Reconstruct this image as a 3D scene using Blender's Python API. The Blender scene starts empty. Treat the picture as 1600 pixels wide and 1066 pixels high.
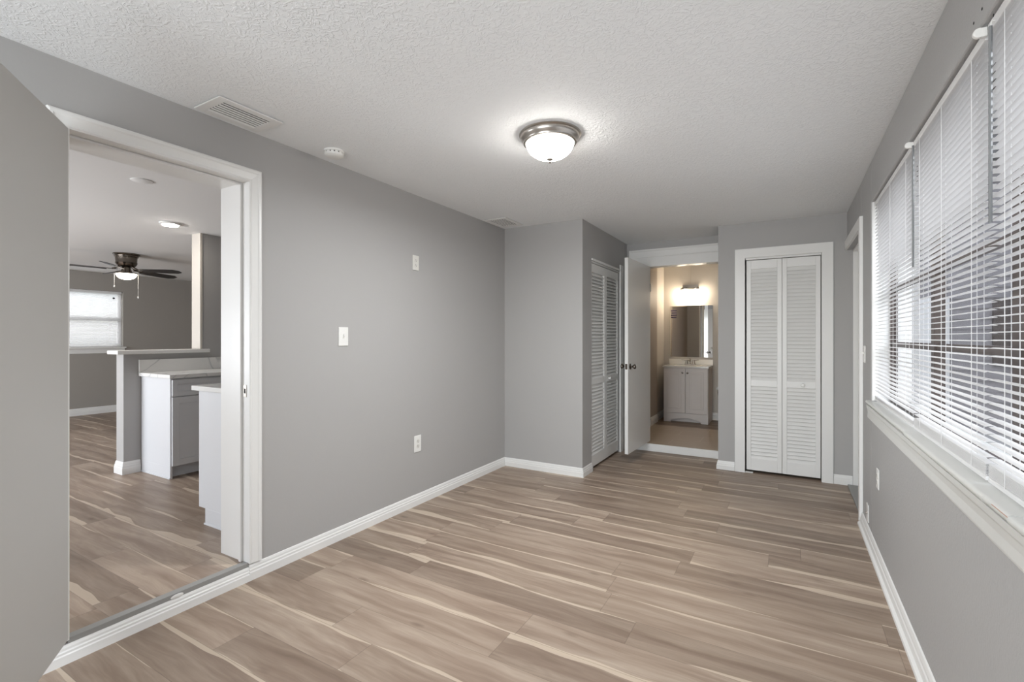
import bpy, math, random
from mathutils import Vector, Matrix
random.seed(7)
S = bpy.context.scene
COL = S.collection
PI = math.pi
R = math.radians

# ------------------------------------------------------------------ camera
cam = bpy.data.cameras.new('camera')
camo = bpy.data.objects.new('camera', cam)
COL.objects.link(camo)
camo.location = (0, 0, 1.318)
camo.rotation_euler = (R(90), 0, R(30.06))
cam.sensor_width = 36
cam.lens = 746 / 1600 * 36
cam.shift_x = 1 / 1600
cam.shift_y = (527.8 - 533) / 1600
cam.clip_start = 0.02
S.camera = camo

# ------------------------------------------------------------------ world and lights
w = bpy.data.worlds.new('world')
S.world = w
w.use_nodes = True
nt = w.node_tree
bg = nt.nodes['Background']
sky = nt.nodes.new('ShaderNodeTexSky')
sky.sky_type = 'NISHITA'
sky.sun_disc = False
sky.sun_elevation = R(50)
sky.sun_rotation = R(200)
mixn = nt.nodes.new('ShaderNodeMix')
mixn.data_type = 'RGBA'
mixn.inputs[0].default_value = 0.85
mixn.inputs[7].default_value = (0.80, 0.84, 0.90, 1)
nt.links.new(sky.outputs[0], mixn.inputs[6])
nt.links.new(mixn.outputs[2], bg.inputs[0])
bg.inputs[1].default_value = 0.36


def area(name, loc, rot, sx, sy, power, col=(1, 1, 1)):
    l = bpy.data.lights.new(name, 'AREA')
    l.shape = 'RECTANGLE'
    l.size, l.size_y, l.energy, l.color = sx, sy, power, col
    o = bpy.data.objects.new(name, l)
    o.location = loc
    o.rotation_euler = rot
    COL.objects.link(o)
    return o


# daylight at the house windows, plus an added fill light at the rear
area('daylight_right', (2.5, 2.4, 3.3), (0, R(42), 0), 2.2, 5.0, 90, (0.92, 0.955, 1))
rear = area('fill_rear', (-1.0, -1.75, 1.15), (R(93), 0, 0), 2.4, 1.5, 23, (0.91, 0.96, 1))  # fill light added behind the camera to brighten the room
rear.data.spread = R(140)
area('daylight_kitchen', (-6.4, -1.65, 1.3), (R(118), 0, 0), 3.2, 1.3, 72, (0.90, 0.94, 1))
area('daylight_living', (-11.4, 2.95, 3.2), (0, R(-48), 0), 2.0, 3.0, 110, (0.95, 0.97, 1))
S.view_settings.view_transform = 'Standard'
S.view_settings.look = 'None'
S.view_settings.gamma = 1
S.view_settings.use_curve_mapping = False
S.view_settings.exposure = 1.42


# ------------------------------------------------------------------ materials
def srgb(r, g, b):
    f = lambda c: (c / 255 / 12.92) if c <= 10 else ((c / 255 + 0.055) / 1.055) ** 2.4
    return (f(r), f(g), f(b), 1)


def mat(name, col, rough=0.5, metal=0.0, bump=None, emis=None, estr=0, spec=0.5):
    m = bpy.data.materials.new(name)
    m.use_nodes = True
    n = m.node_tree
    p = n.nodes['Principled BSDF']
    p.inputs['Base Color'].default_value = col
    p.inputs['Roughness'].default_value = rough
    p.inputs['Metallic'].default_value = metal
    p.inputs['Specular IOR Level'].default_value = spec
    if emis:
        p.inputs['Emission Color'].default_value = emis
        p.inputs['Emission Strength'].default_value = estr
    if bump:
        kind, scale, strength, dist = bump
        tc = n.nodes.new('ShaderNodeTexCoord')
        no = n.nodes.new('ShaderNodeTexNoise')
        no.inputs['Scale'].default_value = scale
        no.inputs['Detail'].default_value = 4
        b = n.nodes.new('ShaderNodeBump')
        b.inputs['Strength'].default_value = strength
        b.inputs['Distance'].default_value = dist
        n.links.new(tc.outputs['Object'], no.inputs['Vector'])
        src = no.outputs[0]
        if kind == 'knock':
            no.inputs['Distortion'].default_value = 1.6
            cr = n.nodes.new('ShaderNodeValToRGB')
            cr.color_ramp.elements[0].position = 0.47
            cr.color_ramp.elements[1].position = 0.60
            n.links.new(src, cr.inputs[0])
            # large patches where the trowel left more or less texture
            n2 = n.nodes.new('ShaderNodeTexNoise')
            n2.inputs['Scale'].default_value = 3.0
            n.links.new(tc.outputs['Object'], n2.inputs['Vector'])
            mu = n.nodes.new('ShaderNodeMath')
            mu.operation = 'MULTIPLY'
            n.links.new(cr.outputs[0], mu.inputs[0])
            n.links.new(n2.outputs[0], mu.inputs[1])
            src = mu.outputs[0]
        n.links.new(src, b.inputs['Height'])
        n.links.new(b.outputs[0], p.inputs['Normal'])
    return m


M = {}
M['wall'] = mat('grey_wall_paint', srgb(173, 171, 169), 0.62, bump=('n', 60, 0.12, 0.003))
M['wall_rough'] = mat('grey_textured_wall_paint', srgb(172, 171, 170), 0.5, bump=('n', 110, 0.45, 0.004))
M['ceiling'] = mat('white_textured_ceiling', srgb(238, 239, 239), 0.75, bump=('knock', 38, 0.5, 0.006))
M['ceil_plain'] = mat('white_ceiling_paint', srgb(238, 237, 235), 0.8, bump=('n', 50, 0.15, 0.003))
M['trim'] = mat('white_trim_paint', srgb(232, 231, 228), 0.35, bump=('n', 25, 0.05, 0.002))
M['sill'] = mat('aged_white_gloss_paint', srgb(212, 212, 208), 0.28, bump=('n', 18, 0.25, 0.003))
M['cabinet'] = mat('white_cabinet_paint', srgb(218, 219, 221), 0.32, bump=('n', 10, 0.02, 0.001))
M['plastic'] = mat('white_plastic', srgb(236, 235, 231), 0.3, bump=('n', 5, 0.01, 0.001))
M['old_plastic'] = mat('ivory_plastic', srgb(222, 220, 213), 0.35, bump=('n', 5, 0.01, 0.001))
M['dark'] = mat('black_gap', srgb(25, 25, 25), 0.8, bump=('n', 5, 0.01, 0.001))
M['door_grey'] = mat('grey_door_paint', srgb(186, 184, 180), 0.5, bump=('n', 6, 0.05, 0.002))
M['nickel'] = mat('brushed_nickel', srgb(178, 172, 165), 0.28, 1.0, bump=('n', 150, 0.03, 0.001))
M['dark_nickel'] = mat('dark_brushed_nickel', srgb(120, 112, 104), 0.22, 1.0, bump=('n', 120, 0.03, 0.001))
M['chrome'] = mat('chrome', srgb(205, 203, 200), 0.12, 1.0, bump=('n', 5, 0.01, 0.0005))
M['blade'] = mat('black_fan_blade', srgb(38, 35, 34), 0.4, bump=('n', 30, 0.05, 0.001))
M['bronze'] = mat('bronze_aluminium', srgb(88, 78, 74), 0.45, 0.3, bump=('n', 30, 0.03, 0.001))
M['grey_strip'] = mat('grey_vinyl_strip', srgb(150, 149, 146), 0.5, bump=('n', 30, 0.05, 0.001))
M['taupe'] = mat('taupe_wall_tone', srgb(168, 156, 144), 0.6, bump=('n', 60, 0.12, 0.003))
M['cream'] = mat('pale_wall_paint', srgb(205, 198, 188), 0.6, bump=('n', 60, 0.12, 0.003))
M['greige'] = mat('greige_wall_paint', srgb(160, 155, 148), 0.62, bump=('n', 60, 0.12, 0.003))
M['vanity'] = mat('vanity_paint', srgb(222, 215, 210), 0.4, bump=('n', 10, 0.03, 0.001))
M['marble_top'] = mat('cultured_marble', srgb(240, 236, 228), 0.15, bump=('n', 5, 0.01, 0.001))
M['bowl'] = mat('lit_frosted_glass', srgb(255, 250, 240), 0.3, emis=(1, 0.96, 0.91, 1), estr=12.0, bump=('n', 5, 0.01, 0.001))
M['bowl_fan'] = mat('lit_fan_glass', srgb(255, 250, 240), 0.3, emis=(1, 0.90, 0.76, 1), estr=6, bump=('n', 5, 0.01, 0.001))
M['bowl_bath'] = mat('lit_vanity_glass', srgb(255, 250, 240), 0.3, emis=(1, 0.86, 0.68, 1), estr=11.0, bump=('n', 5, 0.01, 0.001))
M['led'] = mat('lit_led_disc', srgb(255, 250, 245), 0.3, emis=(1, 0.94, 0.86, 1), estr=30.0, bump=('n', 5, 0.01, 0.001))
M['mirror'] = mat('mirror_glass', (0.9, 0.9, 0.9, 1), 0.01, 1.0)
M['ink'] = mat('purple_sticker_print', srgb(74, 62, 84), 0.5)
M['wand'] = mat('grey_clear_plastic_rod', srgb(135, 137, 138), 0.15, 0.2)
M['concrete'] = mat('concrete', srgb(190, 188, 184), 0.9, bump=('n', 12, 0.4, 0.01))
M['siding'] = mat('grey_siding', srgb(152, 148, 149), 0.8, bump=('n', 8, 0.2, 0.01))
M['roof'] = mat('grey_shingles', srgb(110, 108, 106), 0.9, bump=('n', 40, 0.6, 0.01))
M['fence'] = mat('white_fence', srgb(226, 226, 226), 0.6, bump=('n', 8, 0.05, 0.002))
M['leaf'] = mat('leaf_green', srgb(92, 112, 82), 0.8, bump=('n', 14, 0.8, 0.03))
M['bark'] = mat('bark', srgb(96, 84, 74), 0.9, bump=('n', 14, 0.8, 0.03))
M['copper'] = mat('copper_glint', srgb(196, 150, 122), 0.35, 0.4)


def slat_material():
    m = bpy.data.materials.new('white_blind_slat')
    m.use_nodes = True
    n = m.node_tree
    p = n.nodes['Principled BSDF']
    p.inputs['Base Color'].default_value = srgb(238, 237, 236)
    p.inputs['Roughness'].default_value = 0.35
    tr = n.nodes.new('ShaderNodeBsdfTranslucent')
    tr.inputs[0].default_value = srgb(235, 235, 238)
    mx = n.nodes.new('ShaderNodeMixShader')
    mx.inputs[0].default_value = 0.10
    n.links.new(p.outputs[0], mx.inputs[1])
    n.links.new(tr.outputs[0], mx.inputs[2])
    n.links.new(mx.outputs[0], n.nodes['Material Output'].inputs[0])
    return m


M['slat'] = slat_material()


def glass_material():
    m = bpy.data.materials.new('window_glass')
    m.use_nodes = True
    n = m.node_tree
    n.nodes.remove(n.nodes['Principled BSDF'])
    t = n.nodes.new('ShaderNodeBsdfTransparent')
    t.inputs[0].default_value = (0.95, 0.95, 0.95, 1)
    g = n.nodes.new('ShaderNodeBsdfGlossy')
    g.inputs['Roughness'].default_value = 0.02
    mx = n.nodes.new('ShaderNodeMixShader')
    mx.inputs[0].default_value = 0.06
    n.links.new(t.outputs[0], mx.inputs[1])
    n.links.new(g.outputs[0], mx.inputs[2])
    n.links.new(mx.outputs[0], n.nodes['Material Output'].inputs[0])
    return m


M['glass'] = glass_material()


class G:
    """small helper for building node maths"""
    def __init__(s, m):
        s.n = m.node_tree.nodes
        s.l = m.node_tree.links

    def m(s, op, a, b=None, c=None):
        x = s.n.new('ShaderNodeMath')
        x.operation = op
        for i, v in enumerate((a, b, c)):
            if v is None:
                continue
            if isinstance(v, (int, float)):
                x.inputs[i].default_value = v
            else:
                s.l.new(v, x.inputs[i])
        return x.outputs[0]

    def comb(s, x, y, z):
        c = s.n.new('ShaderNodeCombineXYZ')
        for i, v in enumerate((x, y, z)):
            if isinstance(v, (int, float)):
                c.inputs[i].default_value = v
            else:
                s.l.new(v, c.inputs[i])
        return c.outputs[0]

    def noise(s, vec, scale, detail=3, rough=0.5, dist=0.0):
        x = s.n.new('ShaderNodeTexNoise')
        x.inputs['Scale'].default_value = scale
        x.inputs['Detail'].default_value = detail
        x.inputs['Roughness'].default_value = rough
        x.inputs['Distortion'].default_value = dist
        s.l.new(vec, x.inputs['Vector'])
        return x.outputs[0]

    def white(s, vec):
        x = s.n.new('ShaderNodeTexWhiteNoise')
        x.noise_dimensions = '3D'
        s.l.new(vec, x.inputs['Vector'])
        return x.outputs[0]

    def ramp(s, fac, stops):
        x = s.n.new('ShaderNodeValToRGB')
        e = x.color_ramp.elements
        e[0].position, e[0].color = stops[0]
        e[1].position, e[1].color = stops[-1]
        for p, c in stops[1:-1]:
            k = e.new(p)
            k.color = c
        s.l.new(fac, x.inputs[0])
        return x.outputs[0]

    def mix(s, f, a, b, mode='MIX'):
        x = s.n.new('ShaderNodeMix')
        x.data_type = 'RGBA'
        x.blend_type = mode
        for i, v in ((0, f), (6, a), (7, b)):
            if isinstance(v, (int, float)):
                x.inputs[i].default_value = v
            elif isinstance(v, tuple):
                x.inputs[i].default_value = v
            else:
                s.l.new(v, x.inputs[i])
        return x.outputs[2]


def plank_material(name, W=0.182, L=1.22, y_off=0.0, tint=(1, 1, 1, 1)):
    m = bpy.data.materials.new(name)
    m.use_nodes = True
    g = G(m)
    p = m.node_tree.nodes['Principled BSDF']
    tc = g.n.new('ShaderNodeTexCoord')
    sep = g.n.new('ShaderNodeSeparateXYZ')
    g.l.new(tc.outputs['Object'], sep.inputs[0])
    X, Y = sep.outputs[0], sep.outputs[1]
    ry = g.m('DIVIDE', g.m('ADD', Y, y_off + 20), W)
    row = g.m('FLOOR', ry)
    fy = g.m('FRACT', ry)
    off = g.white(g.comb(row, 3.7, 0))
    rx = g.m('ADD', g.m('DIVIDE', g.m('ADD', X, 40), L), off)
    colm = g.m('FLOOR', rx)
    fx = g.m('FRACT', rx)
    cell = g.white(g.comb(row, colm, 1.3))
    cell2 = g.white(g.comb(row, colm, 7.9))
    cell3 = g.white(g.comb(row, colm, 4.4))
    # local coordinates, shifted for each plank
    vx = g.m('ADD', X, g.m('MULTIPLY', cell, 37))
    vy = g.m('ADD', Y, g.m('MULTIPLY', cell2, 53))
    # gently wavy grain
    wav = g.noise(g.comb(g.m('MULTIPLY', vx, 1.6), g.m('MULTIPLY', vy, 5), 0), 1.0, 3)
    gy = g.m('ADD', g.m('MULTIPLY', vy, 1.0), g.m('MULTIPLY', wav, 0.10))
    broad = g.noise(g.comb(g.m('MULTIPLY', vx, 1.3), g.m('MULTIPLY', gy, 14), 0), 1.0, 4, 0.55, 0.4)
    fine = g.noise(g.comb(g.m('MULTIPLY', vx, 5), g.m('MULTIPLY', gy, 95), 0), 1.0, 5, 0.6)
    c1 = g.ramp(broad, [(0.25, srgb(138, 119, 104)), (0.42, srgb(157, 138, 122)),
                        (0.55, srgb(175, 157, 140)), (0.72, srgb(190, 173, 156))])
    # cathedral figure: rings around stretched cell centres
    ring = g.m('SINE', g.m('MULTIPLY', g.noise(g.comb(g.m('MULTIPLY', vx, 1.7), g.m('MULTIPLY', vy, 8), 0), 1.0, 1), 60))
    ringm = g.m('MULTIPLY', g.m('GREATER_THAN', cell3, 0.35), g.m('MULTIPLY', ring, 0.5))
    c2 = g.mix(g.m('MULTIPLY', g.m('ADD', g.m('MULTIPLY', fine, 1.0), g.m('MULTIPLY', ringm, 0.14)), 0.62), c1, srgb(116, 97, 83))
    # plank to plank tone
    tone = g.ramp(cell, [(0.0, (0.72, 0.70, 0.69, 1)), (0.35, (0.93, 0.92, 0.91, 1)), (0.75, (1.02, 1.02, 1.02, 1)), (1.0, (1.08, 1.07, 1.06, 1))])
    c3 = g.mix(1.0, c2, tone, 'MULTIPLY')
    # pale sapwood band along one edge of many planks
    edge = g.noise(g.comb(g.m('MULTIPLY', vx, 1.5), cell2, 0), 1.0, 2)
    bandw = g.m('MULTIPLY', g.m('SUBTRACT', g.m('MULTIPLY', edge, 1.9), 0.72), g.m('ADD', 0.25, g.m('MULTIPLY', cell3, 0.5)))
    near = g.m('LESS_THAN', fy, bandw)
    side = g.m('LESS_THAN', g.m('SUBTRACT', 1, fy), g.m('MULTIPLY', bandw, 0.6))
    flip = g.m('GREATER_THAN', cell2, 0.5)
    band = g.m('ADD', g.m('MULTIPLY', near, flip), g.m('MULTIPLY', side, g.m('SUBTRACT', 1, flip)))
    c4 = g.mix(g.m('MULTIPLY', band, 0.68), c3, srgb(207, 190, 170))
    # small knots
    vo = g.n.new('ShaderNodeTexVoronoi')
    vo.inputs['Scale'].default_value = 1.0
    g.l.new(g.comb(g.m('MULTIPLY', vx, 2.6), g.m('MULTIPLY', vy, 6.5), 0), vo.inputs['Vector'])
    knot = g.ramp(vo.outputs[0], [(0.02, (1, 1, 1, 1)), (0.13, (0, 0, 0, 1))])
    c5 = g.mix(g.m('MULTIPLY', knot, 0.55), c4, srgb(98, 80, 68))
    # seams
    sy = g.m('LESS_THAN', g.m('MINIMUM', fy, g.m('SUBTRACT', 1, fy)), 0.007)
    sx = g.m('LESS_THAN', g.m('MINIMUM', fx, g.m('SUBTRACT', 1, fx)), 0.0012)
    seam = g.m('MAXIMUM', sy, sx)
    c6 = g.mix(g.m('MULTIPLY', seam, 0.45), c5, srgb(92, 78, 68))
    c7 = g.mix(1.0, c6, tint, 'MULTIPLY')
    g.l.new(c7, p.inputs['Base Color'])
    p.inputs['Roughness'].default_value = 0.42
    p.inputs['Specular IOR Level'].default_value = 0.35
    b = g.n.new('ShaderNodeBump')
    b.inputs['Strength'].default_value = 0.15
    b.inputs['Distance'].default_value = 0.002
    g.l.new(fine, b.inputs['Height'])
    g.l.new(b.outputs[0], p.inputs['Normal'])
    return m


def tile_material():
    m = bpy.data.materials.new('beige_floor_tile')
    m.use_nodes = True
    g = G(m)
    p = m.node_tree.nodes['Principled BSDF']
    tc = g.n.new('ShaderNodeTexCoord')
    br = g.n.new('ShaderNodeTexBrick')
    br.inputs['Scale'].default_value = 1
    br.inputs['Brick Width'].default_value = 0.6
    br.inputs['Row Height'].default_value = 0.3
    br.inputs['Mortar Size'].default_value = 0.004
    br.inputs['Color1'].default_value = srgb(186, 167, 146)
    br.inputs['Color2'].default_value = srgb(192, 174, 154)
    br.inputs['Mortar'].default_value = srgb(206, 192, 174)
    g.l.new(tc.outputs['Object'], br.inputs['Vector'])
    no = g.noise(tc.outputs['Object'], 7, 4)
    c = g.mix(g.m('MULTIPLY', no, 0.25), br.outputs[0], srgb(164, 146, 128))
    g.l.new(c, p.inputs['Base Color'])
    p.inputs['Roughness'].default_value = 0.3
    return m


def marble_material():
    m = bpy.data.materials.new('veined_white_quartz')
    m.use_nodes = True
    g = G(m)
    p = m.node_tree.nodes['Principled BSDF']
    tc = g.n.new('ShaderNodeTexCoord')
    n = g.noise(tc.outputs['Object'], 1.5, 3, 0.4, 1.0)
    d = g.m('ABSOLUTE', g.m('SUBTRACT', n, 0.5))
    c = g.ramp(d, [(0.0, srgb(198, 198, 197)), (0.008, srgb(232, 231, 228)), (0.2, srgb(238, 237, 234))])
    g.l.new(c, p.inputs['Base Color'])
    p.inputs['Roughness'].default_value = 0.2
    return m


M['planks'] = plank_material('wood_plank_floor')
M['planks_dark'] = plank_material('brown_plank_floor', tint=(0.8, 0.76, 0.72, 1))
M['tile'] = tile_material()
M['marble'] = marble_material()


# ------------------------------------------------------------------ mesh helpers
class MB:
    def __init__(s):
        s.v, s.f = [], []

    def add(s, vs, fs):
        o = len(s.v)
        s.v += [tuple(v) for v in vs]
        s.f += [tuple(i + o for i in f) for f in fs]
        return s

    def box(s, x0, x1, y0, y1, z0, z1, mtx=None):
        x0, x1 = min(x0, x1), max(x0, x1)
        y0, y1 = min(y0, y1), max(y0, y1)
        z0, z1 = min(z0, z1), max(z0, z1)
        vs = [Vector(p) for p in ((x0, y0, z0), (x1, y0, z0), (x1, y1, z0), (x0, y1, z0),
                                  (x0, y0, z1), (x1, y0, z1), (x1, y1, z1), (x0, y1, z1))]
        if mtx:
            vs = [mtx @ v for v in vs]
        return s.add(vs, [(0, 3, 2, 1), (4, 5, 6, 7), (0, 1, 5, 4), (1, 2, 6, 5), (2, 3, 7, 6), (3, 0, 4, 7)])

    def prism(s, pts, mtx, h):
        """polygon in local xy, extruded 0..h along local z, placed by mtx"""
        n = len(pts)
        vs = [mtx @ Vector((x, y, 0)) for x, y in pts] + [mtx @ Vector((x, y, h)) for x, y in pts]
        fs = [tuple(reversed(range(n))), tuple(range(n, 2 * n))]
        fs += [(i, (i + 1) % n, n + (i + 1) % n, n + i) for i in range(n)]
        return s.add(vs, fs)

    def sweep(s, prof, p0, p1, a, n, m0=(0, 0), m1=(0, 0)):
        """profile (s, d): s along a, d along n; swept p0 to p1; mitres shift an end by m*(s, d)"""
        p0, p1, a, n = Vector(p0), Vector(p1), Vector(a), Vector(n)
        t = (p1 - p0).normalized()
        k = len(prof)
        vs = [p0 + q * a + d * n + t * (m0[0] * q + m0[1] * d) for q, d in prof]
        vs += [p1 + q * a + d * n - t * (m1[0] * q + m1[1] * d) for q, d in prof]
        fs = [tuple(reversed(range(k))), tuple(range(k, 2 * k))]
        fs += [(i, (i + 1) % k, k + (i + 1) % k, k + i) for i in range(k)]
        return s.add(vs, fs)

    def lathe(s, prof, mtx=None, seg=32):
        """prof: list of (r, z); revolved about local z"""
        mtx = mtx or Matrix()
        vs, fs = [], []
        k = len(prof)
        for i in range(seg):
            a = 2 * PI * i / seg
            for r, z in prof:
                vs.append(mtx @ Vector((max(r, 1e-5) * math.cos(a), max(r, 1e-5) * math.sin(a), z)))
        for i in range(seg):
            j = (i + 1) % seg
            for q in range(k - 1):
                fs.append((i * k + q, j * k + q, j * k + q + 1, i * k + q + 1))
        fs.append(tuple(reversed([i * k for i in range(seg)])))
        fs.append(tuple(i * k + k - 1 for i in range(seg)))
        return s.add(vs, fs)

    def tube(s, pts, r, seg=8):
        pts = [Vector(p) for p in pts]
        vs, fs = [], []
        for i, p in enumerate(pts):
            t = (pts[min(i + 1, len(pts) - 1)] - pts[max(i - 1, 0)]).normalized()
            u = t.cross(Vector((0, 0, 1)))
            if u.length < 0.01:
                u = t.cross(Vector((1, 0, 0)))
            u.normalize()
            v = t.cross(u)
            for q in range(seg):
                a = 2 * PI * q / seg
                vs.append(p + r * (math.cos(a) * u + math.sin(a) * v))
        for i in range(len(pts) - 1):
            for q in range(seg):
                q2 = (q + 1) % seg
                fs.append((i * seg + q, i * seg + q2, (i + 1) * seg + q2, (i + 1) * seg + q))
        fs.append(tuple(range(seg)))
        fs.append(tuple((len(pts) - 1) * seg + q for q in reversed(range(seg))))
        return s.add(vs, fs)

    def build(s, name, m, parent=None, bevel=0, smooth=False, origin=None):
        me = bpy.data.meshes.new(name)
        org = Vector(origin) if origin else Vector((0, 0, 0))
        me.from_pydata([tuple(Vector(v) - org) for v in s.v], [], s.f)
        me.materials.append(M[m])
        import bmesh
        bm = bmesh.new()
        bm.from_mesh(me)
        bmesh.ops.recalc_face_normals(bm, faces=bm.faces)
        bm.to_mesh(me)
        bm.free()
        o = bpy.data.objects.new(name, me)
        COL.objects.link(o)
        if parent:
            o.parent = parent
            # children are authored in world space; parent empties sit at the thing's base
            o.matrix_parent_inverse = parent.matrix_basis.inverted()
        if origin:
            o.location = org
        if smooth:
            for f in me.polygons:
                f.use_smooth = True
            es = o.modifiers.new('edges', 'EDGE_SPLIT')
            es.split_angle = R(38)
        if bevel:
            b = o.modifiers.new('bevel', 'BEVEL')
            b.width = bevel
            b.segments = 2
            b.limit_method = 'ANGLE'
            b.angle_limit = R(40)
        return o


def tag(o, label, cat, group=None, kind=None):
    o['label'] = label
    o['category'] = cat
    if group:
        o['group'] = group
    if kind:
        o['kind'] = kind
    return o


def empty(name, loc, label, cat, group=None, kind=None):
    o = bpy.data.objects.new(name, None)
    o.location = loc
    o.empty_display_size = 0.1
    COL.objects.link(o)
    return tag(o, label, cat, group, kind)


def copy_tree(o, parent=None):
    c = o.copy()
    COL.objects.link(c)
    if parent:
        c.parent = parent
        c.matrix_parent_inverse = o.matrix_parent_inverse.copy()
    for ch in list(o.children):
        copy_tree(ch, c)
    return c


def MT(loc, x, y, z):
    """matrix from an origin and three axis vectors"""
    m = Matrix.Identity(4)
    for i, a in enumerate((x, y, z)):
        for j in range(3):
            m[j][i] = a[j]
    for j in range(3):
        m[j][3] = loc[j]
    return m


# ------------------------------------------------------------------ key dimensions (metres)
XL, XR = -2.531, 0.46        # left and right wall faces
XK = -2.79                   # kitchen side of the left wall
H = 2.44
YB, XB = 4.235, -1.676       # front and side face of the closet bump
YK = 5.67                    # wall of the bathroom door
XC, YC = -0.605, 5.20        # corner of the front closet
ZK = 0.092                   # kitchen floor
ZB = 0.085                   # bathroom floor
HK = 2.375                   # kitchen ceiling
YR = -1.6                    # rear wall
KY0, KY1 = 0.778, 1.526      # kitchen doorway
KZ = 2.165

# ------------------------------------------------------------------ shell
floor = MB().box(XL, 0.70, YR - 0.1, 5.7, -0.1, 0).build('floor', 'planks')
tag(floor, 'wood plank floor of the empty grey room', 'floor', kind='structure')
fk = MB().box(-9.8, XL - 0.012, YR - 0.1, 6.2, -0.1, ZK).build('floor_kitchen', 'planks')
tag(fk, 'raised wood plank floor of the kitchen beyond the left doorway', 'floor', kind='structure')
fb = MB().box(-1.9, 0.5, YK - 0.045, 6.9, -0.1, ZB).build('floor_bathroom', 'tile')
tag(fb, 'beige tile floor just beyond the bathroom doorway', 'floor', kind='structure')
fb2 = MB().box(-1.9, 0.5, 6.9, 7.8, -0.1, ZB).build('floor_vanity', 'planks_dark')
tag(fb2, 'brown plank floor under the bathroom vanity', 'floor', kind='structure')

c = MB().box(XL - 0.02, 0.70, YR - 0.1, YK + 0.2, H, H + 0.1).build('ceiling', 'ceiling')
tag(c, 'white knockdown textured ceiling of the empty grey room', 'ceiling', kind='structure')
c = MB().box(-9.8, XK + 0.02, YR - 0.1, 6.2, HK, HK + 0.1).build('ceiling_kitchen', 'ceil_plain')
tag(c, 'smooth white ceiling over the kitchen and living room', 'ceiling', kind='structure')
c = MB().box(-1.9, 0.5, YK + 0.2, 7.8, H, H + 0.1).build('ceiling_bathroom', 'ceil_plain')
tag(c, 'white ceiling above the bathroom vanity', 'ceiling', kind='structure')

b = MB()
b.box(XK, XL, YR, KY0 - 0.02, 0, H)
b.box(XK, XL, KY1 + 0.02, YK, 0, H)
b.box(XK, XL, KY0 - 0.02, KY1 + 0.02, KZ + 0.02, H)
b.box(XL - 0.012, XL, KY0 - 0.02, KY1 + 0.02, 0, 0.074)
wl = tag(b.build('wall_left', 'wall'), 'long grey wall on the left with the kitchen doorway', 'wall', kind='structure')

b = MB().box(XL, XB, YB, YB + 0.1, 0, H)
b.box(XB - 0.1, XB, YB + 0.1, 4.475, 0, H)
b.box(XB - 0.1, XB, 5.40, YK, 0, H)
b.box(XB - 0.1, XB, 4.475, 5.40, 2.085, H)
tag(b.build('wall_bump', 'wall'), 'grey closet wall that juts out beside the bathroom door', 'wall', kind='structure')

BX0, BX1, BZ = -1.43, -0.655, 2.150      # bathroom doorway
b = MB().box(XB - 0.9, BX0 - 0.02, YK, YK + 0.13, 0, H)
b.box(BX1 + 0.02, 0.7, YK, YK + 0.13, 0, H)
b.box(BX0 - 0.02, BX1 + 0.02, YK, YK + 0.13, BZ + 0.02, H)
tag(b.build('wall_far', 'wall'), 'grey wall strip above the bathroom doorway', 'wall', kind='structure')

CX0, CX1, CZ = -0.362, 0.268, 2.100      # front closet opening
b = MB().box(XC, CX0, YC, YC + 0.1, 0, H)
b.box(CX1, 0.50, YC, YC + 0.1, 0, H)
b.box(CX0, CX1, YC, YC + 0.1, CZ, H)
b.box(XC, XC + 0.1, YC + 0.1, YK, 0, H)
tag(b.build('wall_closet', 'wall'), 'grey wall around the front louvered closet', 'wall', kind='structure')

WY0, WY1, WZ0, WZ1 = 0.80, 3.78, 0.895, 2.178   # right window opening
DY0, DY1, DZ = 4.25, 5.20, 2.10               # right doorway
b = MB()
XO = 0.70
b.box(XR, XO, YR, WY0, 0, H)
b.box(XR, XO, WY0, WY1, 0, WZ0)
b.box(XR, XO, WY0, WY1, WZ1, H)
b.box(XR, XO, WY1, DY0, 0, H)
b.box(XR, XO, DY0, DY1, DZ, H)
wr = tag(b.build('wall_right', 'wall_rough', bevel=0.006), 'grey textured wall on the right under and over the window', 'wall', kind='structure')
b = MB().box(0.5, XO, DY1, YK, 0, H)
tag(b.build('wall_right_far', 'wall_rough'), 'grey stub of right wall behind the front closet', 'wall', kind='structure')

b = MB().box(XL, XO, YR - 0.12, YR, 0, 0.35)  # unseen wall; its opening is made up to admit the fill light
b.box(XL, XO, YR - 0.12, YR, 2.25, H)
b.box(XL, -2.4, YR - 0.12, YR, 0.35, 2.25)
b.box(0.3, XO, YR - 0.12, YR, 0.35, 2.25)
tag(b.build('wall_rear', 'wall'), 'grey wall behind the camera with a wide opening added for fill light', 'wall', kind='structure')

# kitchen and living room walls
b = MB().box(-9.8, XK, YR - 0.12, YR, 0, 0.6)
b.box(-9.8, XK, YR - 0.12, YR, 2.25, HK)
b.box(-9.8, -8.1, YR - 0.12, YR, 0.6, 2.25)
b.box(-4.7, XK, YR - 0.12, YR, 0.6, 2.25)
tag(b.build('wall_kitchen_rear', 'greige'), 'grey kitchen end wall out of view with a window opening', 'wall', kind='structure')
LY0, LY1, LZ0, LZ1 = 2.30, 3.67, 1.165, 2.085
XF = -9.65
b = MB().box(XF - 0.15, XF, YR, LY0, 0, HK)
b.box(XF - 0.15, XF, LY1, 6.2, 0, HK)
b.box(XF - 0.15, XF, LY0, LY1, 0, LZ0)
b.box(XF - 0.15, XF, LY0, LY1, LZ1, HK)
tag(b.build('wall_living', 'greige'), 'distant dark grey living room wall with a small blinded window', 'wall', kind='structure')
tag(MB().box(-9.8, XK, 6.1, 6.2, ZK, HK).build('wall_living_side', 'greige'), 'living room side wall hidden past the kitchen', 'wall', kind='structure')
b = MB().box(-5.28, -5.141, 2.62, 6.1, ZK, HK)
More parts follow.
